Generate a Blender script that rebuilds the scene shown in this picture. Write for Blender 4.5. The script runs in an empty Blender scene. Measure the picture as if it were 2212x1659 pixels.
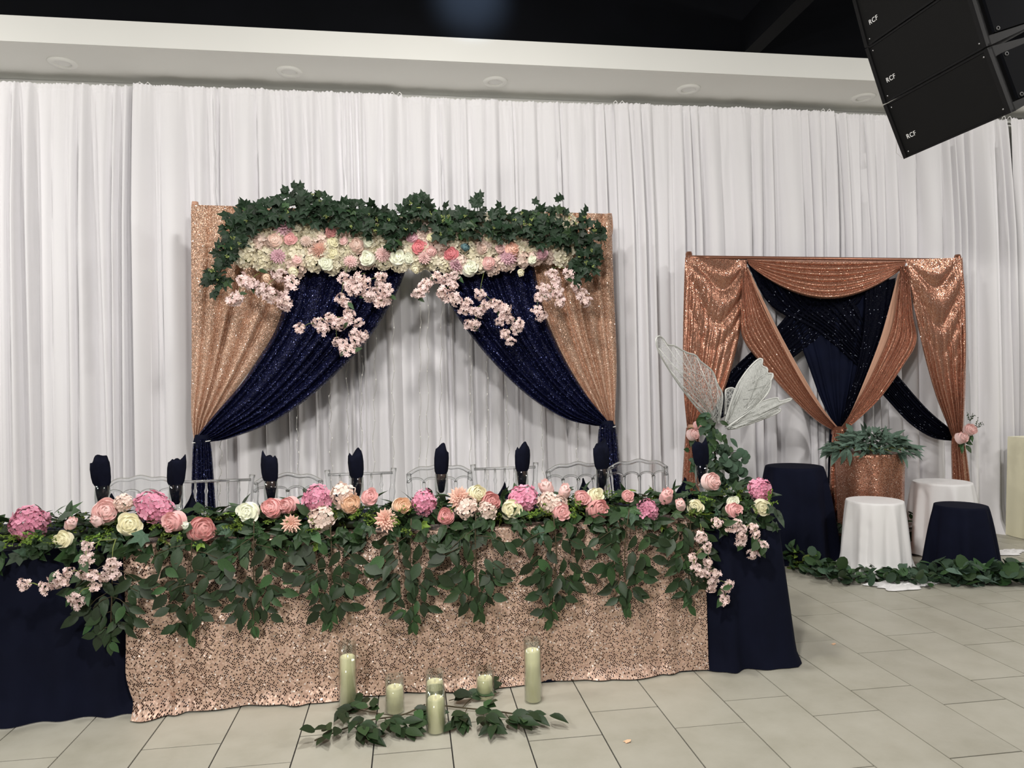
import bpy, math, random
import numpy as np
from mathutils import Vector, Matrix

# ------------------------------------------------------------------ camera, world, lights, exposure
SC = bpy.context.scene
COL = SC.collection
FW, FH, FPX = 2212, 1659, 1555.0
YAW, PITCH, ROLL, CAMH = .14136, .00274, -.01788, 1.42
_f = np.array([math.sin(YAW)*math.cos(PITCH), math.cos(YAW)*math.cos(PITCH), math.sin(PITCH)])
_r = np.array([math.cos(YAW), -math.sin(YAW), 0.]); _u = np.cross(_r, _f)
CR = math.cos(ROLL)*_r + math.sin(ROLL)*_u
CU = -math.sin(ROLL)*_r + math.cos(ROLL)*_u
CF = _f
cam = bpy.data.objects.new('camera', bpy.data.cameras.new('camera')); COL.objects.link(cam)
cam.data.sensor_width = 36; cam.data.lens = FPX*36/FW; cam.data.clip_start = .05
cam.matrix_world = Matrix(((CR[0], CU[0], -CF[0], 0), (CR[1], CU[1], -CF[1], 0), (CR[2], CU[2], -CF[2], CAMH), (0, 0, 0, 1)))
SC.camera = cam

SC.view_settings.view_transform = 'Standard'; SC.view_settings.look = 'None'
SC.view_settings.exposure = 0.0; SC.view_settings.gamma = 1.0; SC.view_settings.use_curve_mapping = False
w = bpy.data.worlds.new('hall_ambient'); SC.world = w; w.use_nodes = True
w.node_tree.nodes['Background'].inputs[0].default_value = (1.0, .98, .95, 1)
w.node_tree.nodes['Background'].inputs[1].default_value = .075

def area(name, loc, target, size, power, col=(1, .965, .92)):
    l = bpy.data.lights.new(name, 'AREA'); l.shape = 'DISK'; l.size = size; l.energy = power; l.color = col
    o = bpy.data.objects.new(name, l); COL.objects.link(o); o.location = loc
    o.rotation_euler = (Vector(target)-Vector(loc)).to_track_quat('-Z', 'Y').to_euler()
    return o
area('hall_lamp', (0.1, 1.2, 2.95), (0.2, 4.6, 1.1), .24, 58)
area('hall_lamp', (-2.2, -2.0, 3.0), (.6, 4.0, .8), .5, 120)
for i, (x, y, p) in enumerate(((-4.2, 2.6, 80), (4.6, 1.6, 75), (6.4, 3.6, 50), (-5.0, 4.2, 48), (.2, 2.9, 62))):
    area('hall_lamp', (x, y, 4.0), (x*.8+.2, max(y+1.6, 3.4), 0), .35, p)
sp = bpy.data.lights.new('blue_stage_lamp', 'SPOT'); sp.energy = 330; sp.color = (.55, .75, 1); sp.spot_size = .62; sp.spot_blend = 1; sp.shadow_soft_size = .1
spo = bpy.data.objects.new('blue_stage_lamp', sp); COL.objects.link(spo); spo.location = (.52, 4.5, 4.8)
spo.rotation_euler = (Vector((.52, 5.55, 4.46))-Vector((.52, 4.5, 4.8))).to_track_quat('-Z', 'Y').to_euler()

ORD = ['zeroth', 'first', 'second', 'third', 'fourth', 'fifth', 'sixth', 'seventh', 'eighth', 'ninth', 'tenth', 'eleventh', 'twelfth', 'thirteenth', 'fourteenth', 'fifteenth']
# ------------------------------------------------------------------ measuring helpers (pixel of the 2212x1659 frame -> point in the room)
def ray(px, py):
    return CR*(px-FW/2) - CU*(py-FH/2) + CF*FPX
def at(px, py, Y):
    d = ray(px, py); t = Y/d[1]
    return Vector((d[0]*t, Y, CAMH+d[2]*t))
def fl(px, py, z=0.):
    d = ray(px, py); t = (z-CAMH)/d[2]
    return Vector((d[0]*t, d[1]*t, z))

# ------------------------------------------------------------------ materials
MATS = {}
def nodes(name):
    m = bpy.data.materials.new(name); m.use_nodes = True
    nt = m.node_tree; b = nt.nodes['Principled BSDF']
    MATS[name] = m
    return m, nt, b
def N(nt, t, **kw):
    n = nt.nodes.new(t)
    for k, v in kw.items(): setattr(n, k, v)
    return n
def ramp(nt, fac, stops):
    r = N(nt, 'ShaderNodeValToRGB'); e = r.color_ramp.elements
    while len(e) < len(stops): e.new(.5)
    for i, (p, c) in enumerate(stops):
        e[i].position = p; e[i].color = (*c, 1)
    nt.links.new(fac, r.inputs[0]); return r.outputs[0]
def mat(name, col, rough=.6, metal=0., var=.12, scale=8., objvar=.0, sheen=0., bump=0., bscale=60., trans=0., spec=.5, sub=0.):
    """procedural paint / cloth / leaf: base colour broken up by noise and a per-object random"""
    m, nt, b = nodes(name)
    tc = N(nt, 'ShaderNodeTexCoord'); nz = N(nt, 'ShaderNodeTexNoise'); nz.inputs['Scale'].default_value = scale; nz.inputs['Detail'].default_value = 4
    nt.links.new(tc.outputs['Object'], nz.inputs['Vector'])
    c = np.array(col)
    out = ramp(nt, nz.outputs[0], [(.3, tuple(c*(1-var))), (.7, tuple(np.minimum(c*(1+var), 1)))])
    if objvar:
        oi = N(nt, 'ShaderNodeObjectInfo'); hs = N(nt, 'ShaderNodeHueSaturation')
        mr = N(nt, 'ShaderNodeMapRange'); mr.inputs[3].default_value = 1-objvar; mr.inputs[4].default_value = 1+objvar
        mh = N(nt, 'ShaderNodeMapRange'); mh.inputs[3].default_value = .5-objvar*.04; mh.inputs[4].default_value = .5+objvar*.04
        nt.links.new(oi.outputs['Random'], mr.inputs[0]); nt.links.new(oi.outputs['Random'], mh.inputs[0])
        nt.links.new(mr.outputs[0], hs.inputs['Value']); nt.links.new(mh.outputs[0], hs.inputs['Hue']); nt.links.new(out, hs.inputs['Color']); out = hs.outputs[0]
    nt.links.new(out, b.inputs['Base Color'])
    b.inputs['Roughness'].default_value = rough; b.inputs['Metallic'].default_value = metal
    b.inputs['Specular IOR Level'].default_value = spec
    if sheen: b.inputs['Sheen Weight'].default_value = sheen
    if trans: b.inputs['Transmission Weight'].default_value = trans
    if sub:
        b.inputs['Subsurface Weight'].default_value = sub; b.inputs['Subsurface Scale'].default_value = .02
    if bump:
        n2 = N(nt, 'ShaderNodeTexNoise'); n2.inputs['Scale'].default_value = bscale; n2.inputs['Detail'].default_value = 3
        nt.links.new(tc.outputs['Object'], n2.inputs['Vector'])
        bp = N(nt, 'ShaderNodeBump'); bp.inputs['Strength'].default_value = bump; bp.inputs['Distance'].default_value = .01
        nt.links.new(n2.outputs[0], bp.inputs['Height']); nt.links.new(bp.outputs[0], b.inputs['Normal'])
    return m
def sequin(name, cols, cell, tilt, rough=.25, metal=1., back=(.3, .15, .1), rnd=.25, holes=.47, gloss=.16, dots=None, spec=.5):
    """tiny overlapping discs: voronoi cells on the cloth's own UV (metres), each disc tilted its own way"""
    m, nt, b = nodes(name)
    uv = N(nt, 'ShaderNodeUVMap'); vo = N(nt, 'ShaderNodeTexVoronoi', voronoi_dimensions='2D', feature='F1')
    vo.inputs['Scale'].default_value = 1./cell; vo.inputs['Randomness'].default_value = rnd
    mpp = N(nt, 'ShaderNodeMapping'); mpp.inputs['Rotation'].default_value = (0, 0, .62); nt.links.new(uv.outputs[0], mpp.inputs[0]); nt.links.new(mpp.outputs[0], vo.inputs['Vector'])
    sx = N(nt, 'ShaderNodeSeparateColor'); nt.links.new(vo.outputs['Color'], sx.inputs[0])
    col = ramp(nt, sx.outputs[2], cols)  # palest cells paint in sparkle, dark brown ones the dark room's reflection
    nt.nodes[-1].color_ramp.interpolation = 'CONSTANT'
    lt = N(nt, 'ShaderNodeMath', operation='LESS_THAN'); lt.inputs[1].default_value = holes; nt.links.new(vo.outputs['Distance'], lt.inputs[0])
    mx = N(nt, 'ShaderNodeMix', data_type='RGBA'); nt.links.new(lt.outputs[0], mx.inputs[0]); mx.inputs[6].default_value = (*back, 1); nt.links.new(col, mx.inputs[7])
    nt.links.new(mx.outputs[2], b.inputs['Base Color'])
    if dots:   # sequins tilted to the dark room, painted in as drifting clusters of dark specks
        nz = N(nt, 'ShaderNodeTexNoise'); nz.inputs['Scale'].default_value = 11.; nz.inputs['Detail'].default_value = 5; nz.inputs['Roughness'].default_value = .7; nt.links.new(uv.outputs[0], nz.inputs['Vector'])
        th = N(nt, 'ShaderNodeMapRange'); th.inputs[1].default_value = .36; th.inputs[2].default_value = .68; th.inputs[3].default_value = .10; th.inputs[4].default_value = .85; nt.links.new(nz.outputs[0], th.inputs[0])
        a1 = N(nt, 'ShaderNodeMath', operation='LESS_THAN'); nt.links.new(sx.outputs[0], a1.inputs[0]); nt.links.new(th.outputs[0], a1.inputs[1])
        a2 = N(nt, 'ShaderNodeMath', operation='LESS_THAN'); nt.links.new(vo.outputs['Distance'], a2.inputs[0]); a2.inputs[1].default_value = dots[0]
        a3 = N(nt, 'ShaderNodeMath', operation='MULTIPLY'); nt.links.new(a1.outputs[0], a3.inputs[0]); nt.links.new(a2.outputs[0], a3.inputs[1])
        m4 = N(nt, 'ShaderNodeMix', data_type='RGBA'); nt.links.new(a3.outputs[0], m4.inputs[0]); nt.links.new(mx.outputs[2], m4.inputs[6]); m4.inputs[7].default_value = (*dots[1], 1)
        nt.links.new(m4.outputs[2], b.inputs['Base Color'])
    vm = N(nt, 'ShaderNodeVectorMath', operation='SUBTRACT'); nt.links.new(vo.outputs['Color'], vm.inputs[0]); vm.inputs[1].default_value = (.5, .5, .5)
    sc = N(nt, 'ShaderNodeVectorMath', operation='SCALE'); nt.links.new(vm.outputs[0], sc.inputs[0]); sc.inputs['Scale'].default_value = tilt
    ge = N(nt, 'ShaderNodeNewGeometry'); ad = N(nt, 'ShaderNodeVectorMath', operation='ADD'); nt.links.new(ge.outputs['Normal'], ad.inputs[0]); nt.links.new(sc.outputs[0], ad.inputs[1])
    no = N(nt, 'ShaderNodeVectorMath', operation='NORMALIZE'); nt.links.new(ad.outputs[0], no.inputs[0]); nt.links.new(no.outputs[0], b.inputs['Normal'])
    b.inputs['Metallic'].default_value = metal; b.inputs['Specular IOR Level'].default_value = spec
    rr = ramp(nt, sx.outputs[1], [(0., (.06,)*3), (gloss, (rough,)*3)]); nt.nodes[-1].color_ramp.interpolation = 'CONSTANT'; nt.links.new(rr, b.inputs['Roughness'])
    return m
def petal_mat(name, inner, outer, r0=.0, r1=1., objvar=.06):
    """petal colour runs from the heart of the bloom to the petal rims"""
    m, nt, b = nodes(name)
    tc = N(nt, 'ShaderNodeTexCoord'); le = N(nt, 'ShaderNodeVectorMath', operation='LENGTH')
    nt.links.new(tc.outputs['Object'], le.inputs[0])
    mr = N(nt, 'ShaderNodeMapRange'); mr.inputs[1].default_value = r0; mr.inputs[2].default_value = r1; nt.links.new(le.outputs['Value'], mr.inputs[0])
    out = ramp(nt, mr.outputs[0], [(0., inner), (1., outer)])
    oi = N(nt, 'ShaderNodeObjectInfo'); hs = N(nt, 'ShaderNodeHueSaturation'); m2 = N(nt, 'ShaderNodeMapRange'); m2.inputs[3].default_value = 1-objvar; m2.inputs[4].default_value = 1+objvar
    nt.links.new(oi.outputs['Random'], m2.inputs[0]); nt.links.new(m2.outputs[0], hs.inputs['Value']); nt.links.new(out, hs.inputs['Color'])
    nt.links.new(hs.outputs[0], b.inputs['Base Color']); b.inputs['Roughness'].default_value = .7; b.inputs['Specular IOR Level'].default_value = .2
    b.inputs['Sheen Weight'].default_value = .1
    return m
def glass(name, col=(1, 1, 1), rough=.0, ior=1.45):
    m, nt, b = nodes(name)
    nz = N(nt, 'ShaderNodeTexNoise'); nz.inputs['Scale'].default_value = 3.
    c = ramp(nt, nz.outputs[0], [(.0, tuple(x*.985 for x in col)), (1., col)])
    nt.links.new(c, b.inputs['Base Color']); b.inputs['Transmission Weight'].default_value = 1; b.inputs['Roughness'].default_value = rough; b.inputs['IOR'].default_value = ior
    return m

mat('white_drape', (.83, .82, .84), .85, var=.015, scale=1.5, sheen=.15, bump=.04, bscale=400, spec=.2)
mat('white_cloth', (.86, .85, .85), .8, var=.02, scale=4, sheen=.1, spec=.2)
mat('ivory_cloth', (.86, .83, .62), .8, var=.02, scale=4, spec=.2)
mat('navy_cloth', (.0045, .006, .017), .85, var=.15, scale=5, spec=.12)
mat('navy_napkin', (.004, .005, .013), .9, var=.2, scale=30, spec=.1, bump=.1, bscale=500)
mat('navy_sheer', (.004, .006, .019), .8, var=.2, scale=5, spec=.1)
mat('plaster_white', (.86, .86, .82), .9, var=.01, scale=2, spec=.2)
mat('black_paint', (.0022, .0026, .004), .8, var=.2, scale=3, spec=.1)
mat('speaker_black', (.006, .006, .0065), .6, var=.15, scale=20, bump=.15, bscale=900, spec=.2)
mat('grille_black', (.007, .007, .007), .7, var=.3, scale=800, bump=.2, bscale=900, spec=.15)
mat('steel', (.45, .45, .46), .35, metal=1., var=.05)
mat('bolt_grey', (.10, .10, .10), .5, var=.1)
mat('pole_white', (.8, .8, .78), .4, var=.02)
mat('logo_white', (.8, .8, .8), .5, var=.02)
mat('lining_peach', (.55, .31, .21), .7, var=.05, sheen=.2)
mat('wax_ivory', (.93, .89, .56), .55, var=.02, scale=10)
mat('wick', (.85, .8, .6), .6)
mat('leaf_dark', (.017, .036, .012), .5, var=.25, scale=30, objvar=.35, spec=.4)
mat('leaf_ivy', (.012, .029, .012), .55, var=.3, scale=30, objvar=.4, spec=.35)
mat('leaf_mid', (.035, .075, .025), .5, var=.25, scale=30, objvar=.35, spec=.35)
mat('leaf_bright', (.13, .20, .03), .5, var=.3, scale=30, objvar=.4, spec=.3)
mat('leaf_grey', (.10, .16, .12), .6, var=.2, scale=30, objvar=.3, spec=.3)
mat('leaf_eucalyptus', (.045, .085, .05), .6, var=.25, scale=30, objvar=.4, spec=.3)
mat('stem_brown', (.06, .045, .02), .7)
mat('stem_green', (.16, .20, .05), .7)
mat('berry', (.35, .42, .12), .5, objvar=.2)
mat('wing_mesh', (.72, .74, .72), .6, var=.1, scale=60)
mat('wing_wire', (.62, .63, .60), .4, metal=.2, var=.1)
mat('grout', (.035, .033, .03), .9, var=.2, scale=20)
mat('wire_silver', (.55, .54, .50), .5, metal=.3)
mat('bulb', (.85, .84, .8), .3)
mat('charger_black', (.01, .01, .012), .3)
mat('seat_cushion', (.8, .8, .8), .7)
mat('table_grey', (.5, .5, .48), .6)
mat('blue_bud', (.12, .22, .24), .7)
glass('acrylic', (.97, .98, .98), ior=1.47)
nt = MATS['acrylic'].node_tree; tr = N(nt, 'ShaderNodeBsdfTransparent'); tr.inputs[0].default_value = (.95, .96, .96, 1); mx = N(nt, 'ShaderNodeMixShader'); mx.inputs[0].default_value = .36
nt.links.new(nt.nodes['Principled BSDF'].outputs[0], mx.inputs[1]); nt.links.new(tr.outputs[0], mx.inputs[2]); nt.links.new(mx.outputs[0], nt.nodes['Material Output'].inputs[0])
# thin blown glass: clear wall with a bright rim where seen edge-on
m, nt, b = nodes('glass_clear'); out = nt.nodes['Material Output']; tr = N(nt, 'ShaderNodeBsdfTransparent'); gl = N(nt, 'ShaderNodeBsdfGlossy'); gl.inputs['Roughness'].default_value = .02
fr_ = N(nt, 'ShaderNodeLayerWeight'); fr_.inputs['Blend'].default_value = .35; mp = N(nt, 'ShaderNodeMapRange'); mp.inputs[3].default_value = .015; mp.inputs[4].default_value = .55
nt.links.new(fr_.outputs['Facing'], mp.inputs[0]); mx = N(nt, 'ShaderNodeMixShader'); nt.links.new(mp.outputs[0], mx.inputs[0]); nt.links.new(tr.outputs[0], mx.inputs[1]); nt.links.new(gl.outputs[0], mx.inputs[2]); nt.links.new(mx.outputs[0], out.inputs[0])
tr.inputs[0].default_value = (.97, .98, .97, 1); gl.inputs[0].default_value = (.8, .82, .8, 1)
m, nt, b = nodes('downlight_lens'); b.inputs['Base Color'].default_value = (.85, .85, .82, 1); b.inputs['Roughness'].default_value = .6
# floor tile: pale greige stone
m, nt, b = nodes('tile_stone')
tc = N(nt, 'ShaderNodeTexCoord'); ge = N(nt, 'ShaderNodeNewGeometry'); oi = N(nt, 'ShaderNodeObjectInfo')
n1 = N(nt, 'ShaderNodeTexNoise'); n1.inputs['Scale'].default_value = 3.5; n1.inputs['Detail'].default_value = 8; n1.inputs['Roughness'].default_value = .65; nt.links.new(ge.outputs['Position'], n1.inputs['Vector'])
c1 = ramp(nt, n1.outputs[0], [(.3, (.385, .37, .30)), (.5, (.44, .425, .355)), (.72, (.485, .47, .40))])
hs = N(nt, 'ShaderNodeHueSaturation'); mr = N(nt, 'ShaderNodeMapRange'); mr.inputs[3].default_value = .96; mr.inputs[4].default_value = 1.04
nt.links.new(oi.outputs['Random'], mr.inputs[0]); nt.links.new(mr.outputs[0], hs.inputs['Value']); nt.links.new(c1, hs.inputs['Color']); nt.links.new(hs.outputs[0], b.inputs['Base Color'])
n2 = N(nt, 'ShaderNodeTexNoise'); n2.inputs['Scale'].default_value = 9; n2.inputs['Detail'].default_value = 6; nt.links.new(ge.outputs['Position'], n2.inputs['Vector'])
m2 = N(nt, 'ShaderNodeMapRange'); m2.inputs[3].default_value = .34; m2.inputs[4].default_value = .52; nt.links.new(n2.outputs[0], m2.inputs[0]); nt.links.new(m2.outputs[0], b.inputs['Roughness'])
bp = N(nt, 'ShaderNodeBump'); bp.inputs['Strength'].default_value = .08; bp.inputs['Distance'].default_value = .004; nt.links.new(n1.outputs[0], bp.inputs['Height']); nt.links.new(bp.outputs[0], b.inputs['Normal'])
sequin('sequin_table', [(0, (.68, .47, .36)), (.36, (.75, .55, .44)), (.70, (.58, .38, .29)), (.95, (.88, .78, .70))], .0080, .6, .42, .26, (.62, .42, .32), .4, .47, .07, (.40, (.035, .014, .010)))
sequin('sequin_rose', [(0, (.72, .46, .31)), (.34, (.82, .58, .43)), (.62, (.50, .28, .18)), (.82, (.15, .07, .04)), (.93, (.9, .78, .68))], .0078, .9, .34, .32, (.50, .28, .19), .6, .47, .12)
sequin('sequin_copper', [(0, (.56, .27, .175)), (.4, (.64, .35, .25)), (.66, (.38, .16, .10)), (.95, (.85, .64, .52))], .0060, .36, .30, .62, (.30, .13, .08), .5, .47, .26)
sequin('sequin_navy', [(0, (.007, .009, .050)), (.5, (.010, .013, .070)), (.72, (.003, .004, .017)), (.98, (.28, .34, .8))], .0085, .95, .4, .40, (.003, .004, .012), .6, .47, .10, None, .25)
sequin('sequin_black', [(0, (.0025, .003, .010)), (.6, (.0018, .0024, .007)), (.992, (.5, .55, .7))], .010, .8, .6, .10, (.0015, .002, .005), .6, .47, .03, None, .06)
PM = dict(
 cream=petal_mat('petal_cream', (.62, .58, .28), (.84, .80, .62)),
 white=petal_mat('petal_white', (.70, .74, .50), (.86, .86, .76)),
 pink=petal_mat('petal_pink', (.62, .22, .23), (.84, .53, .51)),
 deep=petal_mat('petal_deep', (.55, .10, .13), (.76, .32, .33)),
 pale=petal_mat('petal_pale', (.70, .38, .36), (.86, .64, .61)),
 dusty=petal_mat('petal_dusty', (.40, .12, .12), (.70, .37, .35)),
 peach=petal_mat('petal_peach', (.85, .52, .32), (.88, .68, .52)),
 coral=petal_mat('petal_coral', (.70, .24, .21), (.88, .64, .51)),
 mauve=petal_mat('petal_mauve', (.42, .17, .24), (.72, .48, .52)),
 hot=petal_mat('petal_hot', (.52, .12, .22), (.80, .38, .50), .5, 1.1, .1),
 filler=petal_mat('petal_filler', (.60, .55, .35), (.86, .80, .66), .4, 1.1, .08),
 blush=petal_mat('petal_blush', (.70, .50, .42), (.86, .72, .64), .4, 1.1),
 blossom=petal_mat('petal_blossom', (.84, .70, .60), (.87, .68, .66), .1, 1.0, .1),
 bluegreen=MATS['blue_bud'])

# ------------------------------------------------------------------ mesh helpers
def mk(name, verts, faces, m=None, smooth=True, uvs=None):
    me = bpy.data.meshes.new(name)
    me.from_pydata([tuple(v) for v in verts], [], faces)
    if m: me.materials.append(MATS[m] if isinstance(m, str) else m)
    if smooth: me.polygons.foreach_set('use_smooth', [True]*len(me.polygons))
    if uvs is not None:
        l = me.uv_layers.new(name='UVMap'); idx = np.empty(len(me.loops), dtype=np.int32); me.loops.foreach_get('vertex_index', idx)
        l.data.foreach_set('uv', np.asarray(uvs, dtype=np.float32)[idx].ravel())
    me.update(); return me
def ob(name, me, parent=None, loc=None, M4=None, m=None):
    o = bpy.data.objects.new(name, me); COL.objects.link(o)
    if parent is not None: o.parent = parent
    if M4 is not None: o.matrix_local = M4
    elif loc is not None: o.location = loc
    if m is not None:
        s = o.material_slots[0]; s.link = 'OBJECT'; s.material = MATS[m] if isinstance(m, str) else m
    return o
def tag(o, label, cat, group=None, kind=None):
    o['label'] = label; o['category'] = cat
    if group: o['group'] = group
    if kind: o['kind'] = kind
    return o
def thing(name, label, cat, loc=(0, 0, 0), group=None, rotz=0.):
    o = bpy.data.objects.new(name, None); COL.objects.link(o); o.empty_display_size = .05
    o.location = loc; o.rotation_euler = (0, 0, rotz)
    return tag(o, label, cat, group)
def gridfaces(nu, nv, off=0, closed=False):
    f = []
    nn = nu if not closed else nu
    for j in range(nv-1):
        for i in range(nu-1 if not closed else nu):
            a = off+j*nu+i; b2 = off+j*nu+(i+1) % nu
            f.append((a, b2, b2+nu, a+nu))
    return f
def box(c, s, R=None):
    v = [Vector((x*s[0]/2, y*s[1]/2, z*s[2]/2)) for x in (-1, 1) for y in (-1, 1) for z in (-1, 1)]
    if R is not None: v = [R @ p for p in v]
    v = [tuple(p+Vector(c)) for p in v]
    return v, [(0, 1, 3, 2), (4, 6, 7, 5), (0, 4, 5, 1), (2, 3, 7, 6), (0, 2, 6, 4), (1, 5, 7, 3)]
class MB:
    def __init__(s): s.v = []; s.f = []
    def add(s, v, f):
        o = len(s.v); s.v += [tuple(p) for p in v]; s.f += [tuple(i+o for i in q) for q in f]; return s
    def box(s, c, d, R=None): return s.add(*box(c, d, R))
    def tube(s, pts, r, seg=6, caps=True):
        pts = [Vector(p) for p in pts]; n = len(pts); V = []; rs = r if isinstance(r, (list, tuple)) else [r]*n
        pn = None
        for i, p in enumerate(pts):
            t = (pts[min(i+1, n-1)]-pts[max(i-1, 0)]);
            t = t.normalized() if t.length > 1e-9 else Vector((0, 0, 1))
            if pn is None: pn = t.orthogonal().normalized()
            else:
                pn = pn-t*pn.dot(t); pn = pn.normalized() if pn.length > 1e-6 else t.orthogonal().normalized()
            bn = t.cross(pn)
            for k in range(seg):
                a = 2*math.pi*k/seg; V.append(p+(pn*math.cos(a)+bn*math.sin(a))*rs[i])
        F = gridfaces(seg, n, 0, True)
        if caps: F += [tuple(range(seg))[::-1], tuple(range((n-1)*seg, n*seg))]
        return s.add(V, F)
    def lathe(s, prof, c=(0, 0, 0), seg=24, fn=None):
        V = []
        for (r, z) in prof:
            for k in range(seg):
                a = 2*math.pi*k/seg; rr = r if fn is None else fn(r, z, a)
                V.append((c[0]+rr*math.cos(a), c[1]+rr*math.sin(a), c[2]+z))
        return s.add(V, gridfaces(seg, len(prof), 0, True))
    def build(s, name, m, parent=None, loc=None, smooth=True, M4=None):
        return ob(name, mk(name, s.v, s.f, m, smooth), parent, loc, M4)
def frame(tip, nrm):
    """matrix whose +Y runs along tip and +Z along nrm"""
    t = Vector(tip).normalized(); n = Vector(nrm); n = n-t*n.dot(t)
    n = n.normalized() if n.length > 1e-5 else t.orthogonal().normalized()
    x = t.cross(n); return Matrix((x, t, n)).transposed().to_4x4()
def axisframe(z, spin=0.):
    z = Vector(z).normalized(); x = z.orthogonal().normalized(); y = z.cross(x)
    return Matrix((x, y, z)).transposed().to_4x4() @ Matrix.Rotation(spin, 4, 'Z')
def place(loc, R, s):
    return Matrix.Translation(Vector(loc)) @ R @ Matrix.Diagonal((s, s, s, 1) if not isinstance(s, tuple) else (*s, 1))
def spline(pts, n):
    """smooth points through pts, evenly by parameter"""
    P = [np.array(p, float) for p in pts]; P = [2*P[0]-P[1]]+P+[2*P[-1]-P[-2]]
    out = []; m = len(P)-3
    seg = [np.linalg.norm(P[i+2]-P[i+1])+1e-9 for i in range(m)]; cum = np.concatenate([[0], np.cumsum(seg)])
    for k in range(n):
        d = cum[-1]*k/(n-1); i = min(int(np.searchsorted(cum, d, 'right')-1), m-1); t = (d-cum[i])/seg[i]
        a, b2, c, e = P[i:i+4]
        out.append(.5*((2*b2)+(-a+c)*t+(2*a-5*b2+4*c-e)*t*t+(-a+3*b2-3*c+e)*t**3))
    return out
def jit(R, s): return Vector((R.uniform(-s, s), R.uniform(-s, s), R.uniform(-s, s)))

# ------------------------------------------------------------------ the setting
TW, TL = .3053, .61
fb = MB().box((1.2, 1.6, -.03), (15, 10.4, .05)).build('floor', 'grout'); fb['kind'] = 'structure'; fb['label'] = 'pale greige stone tile floor with thin dark joints'
tv, tf = box((0, 0, 0), (TW-.0055, TL-.0055, .012))
tile_me = mk('tile', tv, tf, 'tile_stone', False)
R = random.Random(3); ntile = 0; far = MB()
cells = []
for k in range(-16, 24):
    x = .445+TW*(k+.5); off = 3.048 if k % 2 else 2.845
    for j in range(-10, 7):
        y = off+TL*(j+.5)
        cells.append((x, y))
def inview(x, y):
    d = Vector((x, y, -CAMH)); z = d.dot(Vector(CF))
    if z < .5: return False
    px = FPX*d.dot(Vector(CR))/z; py = -FPX*d.dot(Vector(CU))/z
    return abs(px) < FW/2+150 and py < FH/2+190
near = sorted([c for c in cells if inview(*c) and not (c[1] > 3.75 and c[0] < 1.7)], key=lambda c: c[1])[:295]
ns = set(near)
for (x, y) in cells:
    if (x, y) in ns: ob('tile', tile_me, fb, (x, y, -.006+R.uniform(-.0006, .0006)))
    elif y < 6.15: far.box((x, y, -.006), (TW-.0055, TL-.0055, .012))
o = far.build('floor_tiles_beyond', 'tile_stone', fb, smooth=False); o['kind'] = 'stuff'

WY = 6.13
o = MB().box((1.2, WY+.06, 2.0), (15, .1, 4.0)).build('wall_back', 'plaster_white', smooth=False); o['kind'] = 'structure'
so = bpy.data.objects.new('trim_1', None); COL.objects.link(so); so['kind'] = 'structure'; so['label'] = 'white dropped bulkhead along the back wall with recessed downlights'
MB().box((1.2, 5.815, 3.905), (15, .63, .01)).build('soffit', 'plaster_white', so, smooth=False)
MB().box((1.2, 5.49, 3.992), (15, .02, .183)).build('fascia', 'plaster_white', so, smooth=False)
o = MB().box((1.2, 5.60, 4.6), (15, .1, 1.1)).build('wall_upper', 'black_paint', smooth=False); o['kind'] = 'structure'; o['label'] = 'black painted wall above the bulkhead'
o = MB().box((1.2, 1.2, 5.0), (15, 9.6, .1)).build('ceiling', 'black_paint', smooth=False); o['kind'] = 'structure'; o['label'] = 'black painted hall ceiling'
o = MB().box((2.79, 2.5, 4.22), (.13, 6.1, .27)).build('trim_2', 'black_paint', smooth=False); o['kind'] = 'structure'; o['label'] = 'black ceiling beam running towards the bulkhead'
o = MB().box((1.2, 2.9, 4.86), (15, .12, .2)).build('trim_3', 'black_paint', smooth=False); o['kind'] = 'structure'; o['label'] = 'black cross beam under the ceiling'
for i, (px, py) in enumerate(((135, 135), (625, 154), (1070, 176), (1487, 192), (1865, 210))):
    d = ray(px, py); t = (3.9-CAMH)/d[2]; p = Vector((d[0]*t, d[1]*t, 3.9))
    r = thing('downlight', 'unlit round white downlight in the bulkhead, %s from the hanging loudspeakers' % ORD[5-i], 'light', p, 'downlights in the bulkhead')
    MB().lathe([(.058, .0), (.060, -.013), (.069, -.014), (.098, -.008), (.101, -.001), (.101, .0)], seg=32).build('trim_ring', 'plaster_white', r)
    MB().lathe([(.0, -.004), (.05, -.005), (.062, -.003)], seg=32).build('lens', 'downlight_lens', r)

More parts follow.
